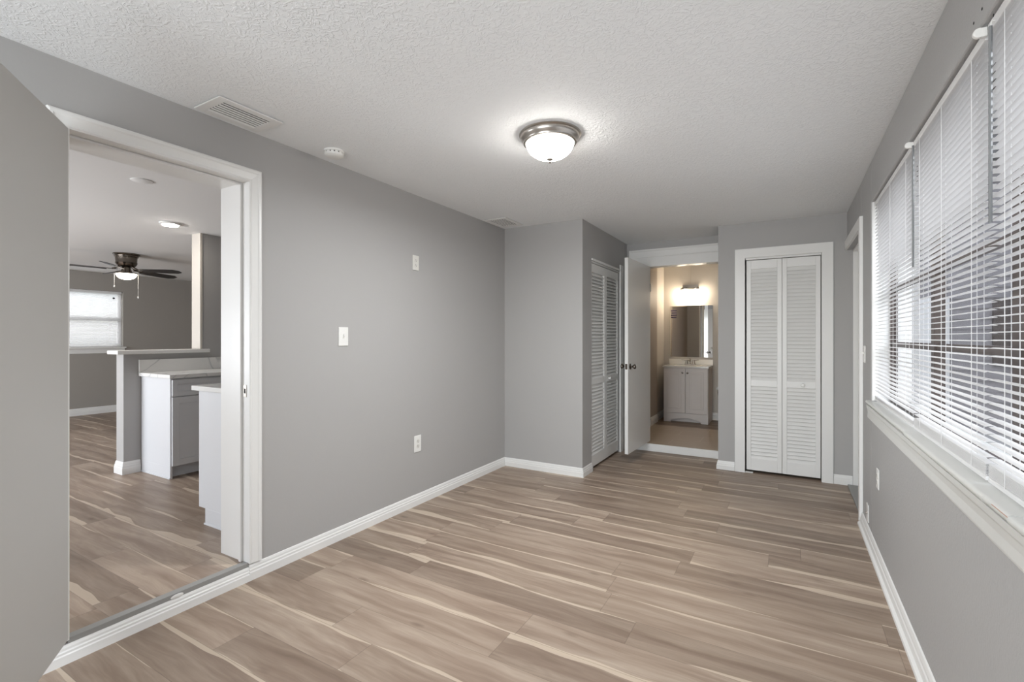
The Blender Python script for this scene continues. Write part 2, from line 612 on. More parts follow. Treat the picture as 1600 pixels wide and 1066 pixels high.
tag(b.build('wall_kitchen', 'wall'), 'full height grey kitchen wall standing behind the base cabinets', 'wall', kind='structure')
b = MB().box(-5.28, -5.141, 1.958, 2.62, ZK, 1.168)
pony = tag(b.build('wall_half', 'wall'), 'grey half wall behind the kitchen cabinet', 'wall', kind='structure')
t = MB().box(-5.29, -5.131, 2.596, 2.6195, 1.205, HK)  # pale board paints the light falling on the grey wall end
tag(t.build('lit_wall_end', 'cream', bevel=0.002), 'end face of the kitchen wall above the half wall, coloured paler as if lit', 'trim', kind='structure')
t = MB().box(-5.315, -5.105, 1.90, 2.68, 1.1685, 1.203)
tag(t.build('trim_2', 'trim', bevel=0.005), 'white cap board lying along the top of the half wall', 'trim', kind='structure')

# bathroom walls; the left one has a darker tone near the door
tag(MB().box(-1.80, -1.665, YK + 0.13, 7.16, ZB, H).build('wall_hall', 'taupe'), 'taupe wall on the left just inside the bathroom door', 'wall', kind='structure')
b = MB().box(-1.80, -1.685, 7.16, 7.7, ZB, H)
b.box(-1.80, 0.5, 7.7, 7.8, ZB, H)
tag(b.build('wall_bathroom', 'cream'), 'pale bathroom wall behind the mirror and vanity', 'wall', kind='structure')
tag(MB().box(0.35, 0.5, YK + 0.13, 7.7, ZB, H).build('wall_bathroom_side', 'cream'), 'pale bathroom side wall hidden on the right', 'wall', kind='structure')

# ------------------------------------------------------------------ baseboards
T = 0.015
BP = [(0, 0), (0, T), (0.042, T), (0.048, T * 0.8), (0.058, T * 0.8), (0.064, T * 0.55), (0.074, T * 0.5), (0.084, T * 0.25), (0.086, 0)]


def baseboard(name, label, runs, prof=BP, z=0.0, parent=None):
    m = MB()
    for (x0, y0), (x1, y1), n, d0, d1 in runs:
        m.sweep(prof, (x0, y0, z), (x1, y1, z), (0, 0, 1), (n[0], n[1], 0), (0, d0), (0, d1))
    return tag(m.build(name, 'trim', parent), label, 'baseboard', kind='structure')


BPD = [(s_ * 0.86, d_) for s_, d_ in BP]    # lower run below the raised doorway
m = MB()
m.sweep(BP, (XL, KY1 + 0.001, 0), (XL, YB, 0), (0, 0, 1), (1, 0, 0), (0, 0), (0, 1))
m.sweep(BPD, (XL, YR, 0), (XL, KY1 + 0.001, 0), (0, 0, 1), (1, 0, 0))
tag(m.build('baseboard_left', 'trim'), 'white baseboard along the left wall and under the kitchen doorway', 'baseboard', kind='structure')
baseboard('baseboard_bump', 'white baseboard around the jutting closet corner', [
    ((XL, YB), (XB, YB), (0, -1), 1, -1),
    ((XB, YB), (XB, 4.475), (1, 0), -1, 0)])
baseboard('baseboard_closet', 'short white baseboards beside the front closet casing', [
    ((XC, YC), (-0.455, YC), (0, -1), -1, 0),
    ((XC, YC), (XC, YK - 0.06), (-1, 0), -1, 0),
    ((0.360, YC), (0.50, YC), (0, -1), 0, 0)])
BPR = [(0, 0), (0, 0.032), (0.012, 0.030), (0.02, 0.018), (0.05, 0.016), (0.056, 0.012), (0.066, 0.011), (0.08, 0.006), (0.084, 0)]
baseboard('baseboard_right', 'white baseboard along the right wall below the window', [
    ((XR, YR), (XR, 4.165), (-1, 0), 0, 0)], BPR)
BPT = [(s_ * 1.3, d_) for s_, d_ in BP]
baseboard('baseboard_kitchen', 'white baseboard around the end of the kitchen half wall', [
    ((-5.28, 1.958), (-5.141, 1.958), (0, -1), -1, -1),
    ((-5.141, 1.958), (-5.141, 2.085), (1, 0), -1, 0),
    ((-5.28, 1.958), (-5.28, 6.0), (-1, 0), -1, 0)], BPT, ZK)
baseboard('baseboard_living', 'white baseboard along the distant living room wall', [
    ((XF, YR), (XF, 6.1), (1, 0), 0, 0)], BPT, ZK)
baseboard('baseboard_bathroom', 'white baseboards around the bathroom vanity walls', [
    ((-1.665, YK + 0.13), (-1.665, 7.16), (1, 0), 0, 0),
    ((-1.685, 7.16), (-1.685, 7.7), (1, 0), 0, 1),
    ((-1.685, 7.7), (0.35, 7.7), (0, -1), 1, 0)], BPT, ZB)

# grey transition strip under the kitchen doorway
b = MB().box(XL - 0.012, XL + 0.001, KY0 - 0.001, KY1, 0.0745, ZK + 0.004)
b.box(XL - 0.04, XL - 0.012, KY0, KY1, ZK + 0.0005, ZK + 0.004)
st = tag(b.build('trim_3', 'grey_strip'), 'grey vinyl edge strip along the kitchen doorway step', 'trim', kind='structure')
dab = MB().lathe([(0.0, 0.0045), (0.016, 0.004), (0.022, 0.002), (0.02, 0)], MT((XL + 0.0035, 1.175, 0.083), (0, 1.3, 0), (0, 0, 0.5), (1, 0, 0)), 14)
dab.build('caulk_dab', 'trim', st, smooth=True)

# ------------------------------------------------------------------ kitchen doorway casing and jamb
CP = [(0, 0), (0, 0.010), (0.008, 0.013), (0.014, 0.010), (0.03, 0.012), (0.045, 0.014), (0.052, 0.018), (0.062, 0.018), (0.069, 0.014), (0.069, 0)]
m = MB()
m.sweep(CP, (XL, KY1, ZK), (XL, KY1, KZ), (0, 1, 0), (1, 0, 0), (0, 0), (-1, 0))
m.sweep(CP, (XL, KY0, KZ), (XL, KY1, KZ), (0, 0, 1), (1, 0, 0), (-1, 0), (-1, 0))
m.sweep(CP, (XL, KY0, ZK), (XL, KY0, KZ), (0, -1, 0), (1, 0, 0), (0, 0), (-1, 0))
cas = tag(m.build('trim_4', 'trim'), 'moulded white casing around the left kitchen doorway', 'trim', kind='structure')
b = MB()
b.box(XK - 0.005, XL - 0.0005, KY1, KY1 + 0.0195, ZK, KZ)
b.box(XK - 0.005, XL - 0.0005, KY0 - 0.0195, KY0, ZK, KZ)
b.box(XK - 0.005, XL - 0.0005, KY0 - 0.0195, KY1 + 0.0195, KZ, KZ + 0.0195)
jamb = b.build('door_jamb', 'trim', cas)
b = MB()
b.box(-2.606, -2.584, KY1 - 0.012, KY1 - 0.0005, ZK, KZ)
b.box(-2.606, -2.584, KY0 + 0.0005, KY0 + 0.012, ZK, KZ)
b.box(-2.606, -2.584, KY0 + 0.012, KY1 - 0.012, KZ - 0.012, KZ - 0.0005)
b.build('door_stop', 'trim', cas, bevel=0.002)
b = MB().box(-2.572, -2.545, KY1 - 0.003, KY1 - 0.0005, 0.995, 1.060)
sp = b.build('strike_plate', 'nickel', cas, bevel=0.001)
MB().box(-2.565, -2.552, KY1 - 0.0038, KY1 - 0.003, 1.015, 1.040).build('strike_hole', 'dark', sp)


# ------------------------------------------------------------------ door slabs
def knob(m, p, n, side=(0, 0, 1)):
    """round passage knob lathe growing along n from p"""
    n = Vector(n).normalized()
    u = Vector((0, 0, 1))
    v = n.cross(u)
    m.lathe([(0.031, 0), (0.031, 0.004), (0.027, 0.008), (0.011, 0.011), (0.010, 0.028), (0.017, 0.034),
             (0.025, 0.042), (0.0265, 0.050), (0.023, 0.058), (0.012, 0.062), (0.0, 0.0625)], MT(p, u, v, n), 24)


# door_1: the grey kitchen door swung back into the room on the left
hx, hy = -2.487, 0.7645
ang = R(-34.5)
ux, uy = math.cos(ang), math.sin(ang)
slab = MT((hx, hy, 0), (ux, uy, 0), (uy, -ux, 0), (0, 0, 1))    # local y points away from the camera
d1 = tag(MB().box(0, 0.762, 0, 0.036, 0.112, 2.155, slab).build('door_1', 'door_grey', bevel=0.002),
         'flat grey door swung open at the far left of the room', 'door', kind='structure')
for zz in (0.35, 1.15, 1.95):
    MB().tube([slab @ Vector((-0.004, 0.040, zz - 0.045)), slab @ Vector((-0.004, 0.040, zz + 0.045))], 0.006, 10).build('hinge', 'nickel', d1)
kb = MB()
knob(kb, slab @ Vector((0.70, -0.0005, 1.03)), (-uy, ux, 0))
kb.build('door_handle', 'nickel', d1, smooth=True)

# door_2: white bathroom door
pf = Vector((-1.387, 5.625, 0))
pe = Vector((-1.422, 4.853, 0))
dd = (pe - pf)
Ld = dd.length
dd.normalize()
nn = Vector((dd.y, -dd.x, 0))                 # away from the visible face
if nn.x > 0:
    nn = -nn
slab2 = MT(pf, dd, nn, (0, 0, 1))
d2 = tag(MB().box(0, Ld, 0, 0.036, 0.115, 2.145, slab2).build('door_2', 'trim', bevel=0.002),
         'flat white bathroom door standing open against the louvered closet', 'door', kind='structure')
k1 = MB()
knob(k1, slab2 @ Vector((Ld - 0.065, -0.0005, 1.018)), -nn)
k1.build('door_handle', 'dark_nickel', d2, smooth=True)
k1 = MB()
knob(k1, slab2 @ Vector((Ld - 0.065, 0.0365, 1.018)), nn)
k1.build('door_handle', 'dark_nickel', d2, smooth=True)
MB().box(Ld, Ld + 0.0015, 0.006, 0.030, 0.990, 1.046, slab2).build('latch_plate', 'dark_nickel', d2)
for zz in (0.33, 1.9):
    MB().tube([slab2 @ Vector((-0.005, -0.004, zz - 0.045)), slab2 @ Vector((-0.005, -0.004, zz + 0.045))], 0.006, 10).build('hinge', 'nickel', d2)

# bathroom doorway trim
m = MB()
c10 = [(0, 0), (0, 0.012), (0.012, 0.016), (0.018, 0.012), (0.075, 0.014), (0.085, 0.020), (0.10, 0.018), (0.10, 0)]
m.sweep(c10, (BX0 - 0.115, YK, ZB), (BX0 - 0.115, YK, BZ + 0.105), (-1, 0, 0), (0, -1, 0), (0, 0), (-1, 0))
m.sweep(c10, (BX0 - 0.115, YK, BZ + 0.105), (-0.606, YK, BZ + 0.105), (0, 0, 1), (0, -1, 0), (-1, 0), (0, 0))
bc = tag(m.build('trim_5', 'trim'), 'white moulded casing around the bathroom doorway', 'trim', kind='structure')
b = MB().box(BX0 - 0.115, BX0, YK - 0.011, YK - 0.0005, ZB, BZ + 0.105)
b.box(BX0, -0.606, YK - 0.011, YK - 0.0005, BZ, BZ + 0.105)
b.box(BX1, -0.606, YK - 0.011, YK - 0.0005, ZB, BZ)
b.build('face_board', 'trim', bc, bevel=0.001)
b = MB().box(BX0 - 0.0195, BX0, YK, YK + 0.135, ZB, BZ)
b.box(BX1, BX1 + 0.0195, YK, YK + 0.135, ZB, BZ)
b.box(BX0 - 0.0195, BX1 + 0.0195, YK, YK + 0.135, BZ, BZ + 0.0195)
b.build('door_jamb', 'trim', bc)
MB().box(BX1 - 0.002, BX1 - 0.0005, YK + 0.012, YK + 0.034, 0.98, 1.04).build('strike_plate', 'nickel', bc)
b = MB().box(-1.62, XC - 0.002, YK - 0.065, YK - 0.046, 0.001, ZB + 0.002)
tag(b.build('trim_6', 'trim', bevel=0.003), 'pale step riser board under the bathroom doorway', 'trim', kind='structure')


# ------------------------------------------------------------------ louvered bifold doors
def louver_panel(root, mtx, W, z0, z1, mid0, mid1, pitch, kn=False, label=None):
    """mtx: local x along the width, local y outward (toward viewer), z up"""
    st, tr, br_ = 0.038, 0.085, 0.115
    fr = MB()
    fr.box(0, st, -0.028, 0, z0, z1, mtx)
    fr.box(W - st, W, -0.028, 0, z0, z1, mtx)
    fr.box(st, W - st, -0.028, 0, z1 - tr, z1, mtx)
    fr.box(st, W - st, -0.028, 0, z0, z0 + br_, mtx)
    fr.box(st, W - st, -0.028, 0, mid0, mid1, mtx)
    f = fr.build('door_frame', 'trim', root, bevel=0.002)
    for a, b_ in ((z0 + br_, mid0), (mid1, z1 - tr)):
        lv = MB()
        n = max(1, round((b_ - a) / pitch))
        p = (b_ - a) / n
        for i in range(n):
            zc = a + p * (i + 0.5)
            tilt = R(62)
            cy, cz = -0.014, zc
            hw, ht = 0.0225, 0.003
            ny, nz = math.cos(tilt), -math.sin(tilt)      # along the slat, front edge low
            ty, tz = -nz, ny
            pr = [(cy + ny * a_ * hw + ty * b2 * ht, cz + nz * a_ * hw + tz * b2 * ht) for a_, b2 in ((-1, -1), (-1, 1), (0.9, 1), (1, 0), (0.9, -1))]
            vs = [mtx @ Vector((st - 0.001, y, z)) for y, z in pr] + [mtx @ Vector((W - st + 0.001, y, z)) for y, z in pr]
            k = len(pr)
            lv.add(vs, [tuple(range(k)), tuple(reversed(range(k, 2 * k)))] + [(i2, k + i2, k + (i2 + 1) % k, (i2 + 1) % k) for i2 in range(k)])
        lv.build('louvers', 'trim', root)
    if kn:
        kx, kz = kn
        q = MB().lathe([(0.007, 0), (0.007, 0.010), (0.014, 0.014), (0.017, 0.020), (0.014, 0.026), (0.0, 0.028)],
                       mtx @ MT((kx, 0, kz), (0, 0, 1), (1, 0, 0), (0, 1, 0)), 20)
        q.build('knob', 'plastic', root, smooth=True)


# door_3: front closet
d3 = empty('door_3', (-0.046, YC, 0), 'white louvered bifold closet door facing the room beside the right wall', 'door', kind='structure')
bpy.context.view_layer.update()
mA = MT((CX0 + 0.012, YC + 0.012, 0), (1, 0, 0), (0, -1, 0), (0, 0, 1))
mB_ = MT((-0.0445, YC + 0.012, 0), (1, 0, 0), (0, -1, 0), (0, 0, 1))
louver_panel(d3, mA, -0.0475 - (CX0 + 0.012), 0.026, 2.072, 0.845, 0.905, 0.0345)
louver_panel(d3, mB_, CX1 - 0.006 + 0.0445, 0.026, 2.072, 0.845, 0.905, 0.0345, (0.166, 0.876))
MB().box(CX0 + 0.002, CX1 - 0.002, YC + 0.008, YC + 0.035, 2.078, 2.0995).build('track', 'trim', d3, bevel=0.002)
MB().box(CX0 + 0.002, CX0 + 0.07, YC - 0.012, YC + 0.03, 0.0005, 0.008).build('floor_bracket', 'plastic', d3, bevel=0.001)
m = MB()
fp = [(0, 0), (0, 0.017), (0.004, 0.019), (0.086, 0.019), (0.09, 0.017), (0.09, 0)]
m.sweep(fp, (CX0, YC, 0), (CX0, YC, CZ - 0.004), (-1, 0, 0), (0, -1, 0), (0, 0), (-1, 0))
m.sweep(fp, (CX0, YC, CZ - 0.004), (CX1, YC, CZ - 0.004), (0, 0, 1), (0, -1, 0), (-1, 0), (-1, 0))
m.sweep(fp, (CX1, YC, 0), (CX1, YC, CZ - 0.004), (1, 0, 0), (0, -1, 0), (0, 0), (-1, 0))
tag(m.build('trim_7', 'trim'), 'flat white casing around the front louvered closet', 'trim', kind='structure')

# door_4: side closet in the bump
d4 = empty('door_4', (XB, 4.92, 0), 'white louvered bifold closet door half hidden behind the open bathroom door', 'door', kind='structure')
bpy.context.view_layer.update()
m4 = MT((XB - 0.012, 4.481, 0), (0, 1, 0), (1, 0, 0), (0, 0, 1))
m5 = MT((XB - 0.012, 4.929, 0), (0, 1, 0), (1, 0, 0), (0, 0, 1))
louver_panel(d4, m4, 0.446, 0.024, 2.060, 0.845, 0.905, 0.0345)
louver_panel(d4, m5, 0.446, 0.024, 2.060, 0.845, 0.905, 0.0345, (0.10, 0.876))
MB().box(XB - 0.035, XB - 0.008, 4.477, 5.398, 2.066, 2.0845).build('track', 'trim', d4, bevel=0.002)
m = MB().box(XB, XB + 0.018, 5.378, 5.478, 0, 2.155)
m.box(XB, XB + 0.010, 4.475, 5.378, 2.083, 2.105)
tag(m.build('trim_8', 'trim', bevel=0.002), 'white casing strip on the right of the side closet', 'trim', kind='structure')

# door_5 in the right wall
d5 = tag(MB().box(0.60, 0.64, DY0 + 0.003, DY1 - 0.022, 0.012, DZ - 0.022).build('door_5', 'trim', bevel=0.002),
         'white exterior door set deep in the right wall past the window', 'door', kind='structure')
k1 = MB()
knob(k1, Vector((0.5995, 4.34, 1.0)), (-1, 0, 0))
k1.build('door_handle', 'nickel', d5, smooth=True)
m = MB()
f8 = [(0, 0), (0, 0.018), (0.078, 0.020), (0.08, 0.018), (0.08, 0)]
m.sweep(f8, (XR, DY0, 0), (XR, DY0, DZ), (0, -1, 0), (-1, 0, 0), (0, 0), (-1, 0))
m.sweep(f8, (XR, DY0, DZ), (XR, YC - 0.001, DZ), (0, 0, 1), (-1, 0, 0), (-1, 0), (0, 0))
dt = tag(m.build('trim_9', 'trim'), 'white casing of the right doorway next to the window', 'trim', kind='structure')
b = MB().box(0.502, XO, DY1 - 0.02, DY1 - 0.0005, 0, DZ - 0.001)
b.box(0.502, XO, DY0, DY1 - 0.02, DZ - 0.02, DZ - 0.001)
b.build('door_jamb', 'trim', dt)
MB().box(0.462, XO, DY0 + 0.002, DY1 - 0.022, 0.0005, 0.012).build('threshold', 'grey_strip', dt)

# ------------------------------------------------------------------ right window
win = empty('window_1', (0.62, (WY0 + WY1) / 2, WZ0), 'wide bronze framed window behind the white blinds on the right', 'window', kind='structure')
bpy.context.view_layer.update()
XW0, XW1 = 0.56, 0.59
posts = [3.00, 1.90]
b = MB()
for y0, y1 in ((WY0 + 0.001, WY0 + 0.04), (WY1 - 0.022, WY1 - 0.0125), (2.715, 2.765), (1.83, 1.88)):
    b.box(XW0 - 0.01, XW1, y0, y1, WZ0 + 0.026, WZ1 - 0.007)
b.box(XW0 - 0.01, XW1, WY0 + 0.04, WY1 - 0.022, WZ0 + 0.025, WZ0 + 0.04)
b.box(XW0 - 0.01, XW1, WY0 + 0.04, WY1 - 0.022, WZ1 - 0.04, WZ1 - 0.007)
b.build('window_frame', 'bronze', win, bevel=0.002)
b = MB()
for y0, y1 in ((WY0 + 0.04, 1.83), (1.88, 2.715), (2.765, WY1 - 0.022)):
    b.box(XW0, XW1 - 0.005, y0, y1, 1.262, 1.292)
    b.box(XW0, XW1 - 0.005, y0, y1, 1.602, 1.622)
b.build('sash_rail', 'bronze', win, bevel=0.001)
b = MB()
for y0, y1 in ((WY0 + 0.04, 1.83), (1.88, 2.715), (2.765, WY1 - 0.022)):
    b.box(0.573, 0.577, y0, y1, WZ0 + 0.04, WZ1 - 0.04)
b.build('pane', 'glass', win)
# white returns of the opening
b = MB().box(XR + 0.004, 0.66, WY1 - 0.012, WY1 - 0.0005, WZ0 + 0.025, WZ1 - 0.0005)
b.box(XR + 0.03, 0.66, WY0, WY1 - 0.012, WZ1 - 0.006, WZ1 - 0.0005)
b.build('window_return', 'trim', win)

# sill pieces: bullnose boards butted end to end, lumpy with old paint
sill_segs = [(3.85, 2.62, 0.438, 0.913), (2.618, 1.665, 0.430, 0.915), (1.663, 1.50, 0.4305, 0.916), (1.498, 0.72, 0.429, 0.915)]
sl = empty('window_sill', (0.5, 2.3, WZ0), 'glossy white bullnose sill in several lengths under the right window', 'window sill', kind='structure')
bpy.context.view_layer.update()
for y0, y1, xf, zt in sill_segs:
    rr = 0.010
    pr = [(0.66, zt - 0.02), (0.66, zt), (xf + rr, zt)]
    for k in range(1, 8):
        a = PI / 2 + PI * k / 7
        pr.append((xf + rr + rr * math.cos(a), zt - rr + rr * math.sin(a)))
    m = MB()
    pts = [(x - 0.0, z) for x, z in pr]
    mt = MT((0, y1, 0), (1, 0, 0), (0, 0, 1), (0, 1, 0))
    m.prism(pts, mt, y0 - y1)
    o = m.build('sill_board', 'sill', sl, smooth=True)
ap = [(0, 0), (0, 0.006), (0.006, 0.013), (0.012, 0.014), (0.04, 0.012), (0.062, 0.014), (0.07, 0.018), (0.09, 0.019), (0.0905, 0)]
m = MB().sweep(ap, (XR, 0.75, 0.797), (XR, 3.83, 0.797), (0, 0, 1), (-1, 0, 0))
m.build('apron', 'sill', sl)
m = MB().box(0.4312, 0.4330, 1.30, 1.60, 0.9085, 0.9110, None)  # copper-toned strip painted in as a glint along the sill edge
m.build('sill_glint', 'copper', sl)

for k, (yy, zz) in enumerate(((1.772, 2.216), (1.688, 2.149), (1.839, 2.215))):
    MB().lathe([(0.004, 0), (0.004, 0.0008), (0, 0.0008)], MT((XR - 0.0005, yy, zz), (0, 1, 0), (0, 0, 1), (-1, 0, 0)), 10).build('screw_hole', 'dark', wr)


# ------------------------------------------------------------------ mini blinds
def slat_profile(w=0.025, camber=0.0022, th=0.0005, n=5):
    top, bot = [], []
    for i in range(n + 1):
        u = -1 + 2 * i / n
        top.append((u * w / 2, camber * (1 - u * u) + th))
        bot.append((u * w / 2, camber * (1 - u * u)))
    return top + bot[::-1]


def blind(name, label, y0, y1, xin, ztop, zrail, pitch, tilt, stack, group, wand_y=None, wand_len=0.52, cords=3, sgn=1, depth=0.025):
    """slats run along y from y0 to y1; xin = room-side slat edge; sgn = +1 if outdoors is +x"""
    root = empty(name, ((xin + sgn * depth / 2), (y0 + y1) / 2, zrail - stack - 0.012), label, 'blind', group)
    bpy.context.view_layer.update()
    xc = xin + sgn * depth / 2
    m = MB().box(xc - 0.0135, xc + 0.0135, y0 + 0.002, y1 - 0.002, ztop - 0.027, ztop)
    m.build('headrail', 'slat', root, bevel=0.002)
    prof = slat_profile(depth)
    sl_ = MB()
    z = ztop - 0.045
    n = 0
    while z > zrail + 0.016:
        jt = tilt + random.uniform(-1.0, 1.0)
        ca, sa = math.cos(R(jt)), math.sin(R(jt))
        pts = [(x * ca - zz * sa, x * sa + zz * ca) for x, zz in prof]
        jy = random.uniform(-0.0015, 0.0015)
        sl_.prism([(xc + sgn * px, z + pz) for px, pz in pts] if sgn > 0 else [(xc - px, z + pz) for px, pz in reversed(pts)],
                  MT((0, y0 + 0.003 + jy, 0), (1, 0, 0), (0, 0, 1), (0, 1, 0)), (y1 - y0 - 0.006))
        z -= pitch
        n += 1
    sl_.build('slats', 'slat', root)
    # bottom rail with a bunch of spare slats lying under and over it
    br_ = MB()
    pr = [(-0.0125, 0), (0.0125, 0), (0.0125, 0.009), (0.008, 0.013), (-0.008, 0.013), (-0.0125, 0.009)]
    br_.prism([(xc + a, zrail - stack - 0.0125 + b_) for a, b_ in pr], MT((0, y0, 0), (1, 0, 0), (0, 0, 1), (0, 1, 0)), y1 - y0)
    br_.build('bottom_rail', 'slat', root, bevel=0.001)
    if stack > 0:
        ss = MB()
        zz = zrail - stack + 0.001
        while zz < zrail + 0.003:
            jy = random.uniform(-0.003, 0.003)
            jx = random.uniform(-0.001, 0.001)
            ss.prism([(xc + px + jx, zz + pz) for px, pz in slat_profile(depth, 0.002, 0.0009)],
                     MT((0, y0 + 0.002 + jy, 0), (1, 0, 0), (0, 0, 1), (0, 1, 0)), (y1 - y0 - 0.004))
            zz += 0.0031
        ss.build('stacked_slats', 'slat', root)
    L = y1 - y0
    for i in range(cords):
        yy = y0 + L * (0.13 + 0.74 * i / (cords - 1))
        cm = MB()
        for xx in (xc - 0.0138, xc + 0.0138):
            cm.tube([(xx, yy, ztop - 0.027), (xx, yy, zrail - stack)], 0.0009, 5)
        cm.tube([(xc, yy + 0.006, ztop - 0.027), (xc, yy + 0.006, zrail - stack)], 0.0007, 5)
        cm.build('ladder_cord', 'slat', root)
    if wand_y:
        wm = MB().tube([(xin - sgn * 0.010, wand_y, ztop - 0.03), (xin - sgn * 0.010, wand_y, ztop - 0.03 - wand_len)], 0.0042, 6)
        wm.build('tilt_wand', 'wand', root, smooth=False)
        hk = MB().tube([(xin + sgn * 0.002, wand_y, ztop - 0.018), (xin - sgn * 0.008, wand_y, ztop - 0.018), (xin - sgn * 0.010, wand_y, ztop - 0.034)], 0.0018, 6)
        hk.build('wand_hook', 'plastic', root)
    return root


GB = 'white mini blinds across the right window'
bl1 = blind('window_blind', 'farthest of the three white mini blinds, next to the doorway', 2.690, 3.748, 0.474, 2.170, 0.950, 0.0215, 2, 0.012, GB)
bl2 = blind('window_blind', 'middle white mini blind with a grey tilt wand at its far end', 1.800, 2.672, 0.474, 2.170, 0.966, 0.0215, 2, 0.030, GB, 2.628, 0.52)
bl3 = blind('window_blind', 'nearest white mini blind at the right edge, its grey wand hanging in front', 0.86, 1.782, 0.474, 2.172, 0.970, 0.0215, 2, 0.034, GB, 1.727, 0.52)
for k, (yy, par) in enumerate(((2.681, bl2), (1.791, bl3))):
    m = MB()
    m.lathe([(0.0, -0.0005), (0.012, 0), (0.0135, 0.002), (0.0135, 0.012), (0.010, 0.0135), (0.0, 0.0136)], MT((0.458, yy - 0.006, 2.160), (1, 0, 0), (0, 0, 1), (0, 1, 0)), 18)
    m.box(0.462, 0.474, yy - 0.007, yy + 0.007, 2.146, 2.171)
    m.build('end_bracket', 'plastic', par, bevel=0.001)

# ------------------------------------------------------------------ living room window and blind
win2 = empty('window_2', (XF - 0.08, (LY0 + LY1) / 2, LZ0), 'small distant living room window behind a white blind', 'window', kind='structure')
bpy.context.view_layer.update()
b = MB().box(XF - 0.11, XF - 0.07, LY0 + 0.001, LY0 + 0.05, LZ0 + 0.001, LZ1 - 0.001)
b.box(XF - 0.11, XF - 0.07, LY1 - 0.05, LY1 - 0.001, LZ0 + 0.001, LZ1 - 0.001)
b.box(XF - 0.11, XF - 0.07, LY0 + 0.05, LY1 - 0.05, LZ0 + 0.001, LZ0 + 0.05)
b.box(XF - 0.11, XF - 0.07, LY0 + 0.05, LY1 - 0.05, LZ1 - 0.05, LZ1 - 0.001)
b.box(XF - 0.11, XF - 0.07, LY0 + 0.05, LY1 - 0.05, 1.60, 1.66)
b.build('window_frame', 'trim', win2, bevel=0.002)
MB().box(XF - 0.092, XF - 0.088, LY0 + 0.05, LY1 - 0.05, LZ0 + 0.05, LZ1 - 0.05).build('pane', 'glass', win2)
b = MB().box(XF + 0.0005, XF + 0.05, LY0 - 0.03, LY1 + 0.03, LZ0 - 0.022, LZ0)
b.box(XF + 0.0005, XF + 0.015, LY0 - 0.02, LY1 + 0.02, LZ0 - 0.10, LZ0 - 0.022)
b.build('window_sill', 'trim', win2, bevel=0.003)
blind('window_blind', 'small white blind covering the distant living room window', LY0 + 0.01, LY1 - 0.012, XF - 0.02, LZ1 - 0.004, LZ0 + 0.02, 0.021, -38, 0.0, None, sgn=-1)
del bpy.data.objects['window_blind.003']['category']
tag(bpy.data.objects['window_blind.003'], 'small white blind covering the distant living room window', 'blind')

MB().lathe([(0.016, 0), (0.016, 0.006), (0.0, 0.008)], MT((XF - 0.0175, 3.546, 1.971), (0, 1, 0), (0, 0, 1), (1, 0, 0)), 14).build('black_tag', 'dark', bpy.data.objects['window_blind.003'])

# ------------------------------------------------------------------ kitchen cabinets
ZT = 0.998         # counter top height
CFX = -4.598       # front of the far base cabinets


def shaker(m, x, y0, y1, z0, z1, sgn, t=0.018, rail=0.055, rec=0.007):
    """shaker front on an x = const plane, outward = sgn"""
    x1 = x + sgn * t
    m.box(x, x1 - sgn * rec, y0, y1, z0, z1)
    m.box(x1 - sgn * rec, x1, y0, y0 + rail, z0, z1)
    m.box(x1 - sgn * rec, x1, y1 - rail, y1, z0, z1)
    m.box(x1 - sgn * rec, x1, y0 + rail, y1 - rail, z0, z0 + rail)
    m.box(x1 - sgn * rec, x1, y0 + rail, y1 - rail, z1 - rail, z1)


def base_cabinet(name, label, x_back, x_front, y0, y1, sgn, notch, group):
    """front faces sgn along x"""
    root = empty(name, ((x_back + x_front) / 2, (y0 + y1) / 2, ZK), label, 'cabinet', group)
    bpy.context.view_layer.update()
    m = MB().box(x_back, x_front, y0, y1, ZK + 0.105, ZT - 0.032)
    m.box(x_back, x_front - sgn * 0.075, y0 + (0.0 if notch else 0.02), y1, ZK, ZK + 0.105)
    if not notch:
        m.box(x_back, x_front + sgn * 0.0, y0, y0 + 0.02, ZK, ZK + 0.105)
    m.build('body', 'cabinet', root, bevel=0.0015)
    m = MB().box(x_back, x_front - sgn * (0.07 if notch else 0.0), y0 - 0.006, y0 - 0.0002, ZK, ZK + 0.012)
    m.build('shoe_moulding', 'cabinet', root, bevel=0.002)
    d = MB()
    shaker(d, x_front + sgn * 0.0005, y0 + 0.012, y1 - 0.004, ZK + 0.112, ZT - 0.198, sgn)
    d.build('door', 'cabinet', root, bevel=0.0015)
    d = MB()
    shaker(d, x_front + sgn * 0.0005, y0 + 0.012, y1 - 0.004, ZT - 0.190, ZT - 0.045, sgn, rail=0.04)
    dr_ = d.build('drawer', 'cabinet', root, bevel=0.0015)
    MB().lathe([(0.005, 0), (0.005, 0.012), (0.012, 0.016), (0.013, 0.022), (0.0, 0.026)],
               MT((x_front + sgn * 0.0125, (y0 + y1) / 2 if notch else y0 + 0.20, ZT - 0.118), (0, 1, 0), (0, 0, 1), (sgn, 0, 0)), 16).build('knob', 'dark_nickel', dr_, smooth=True)
    return root


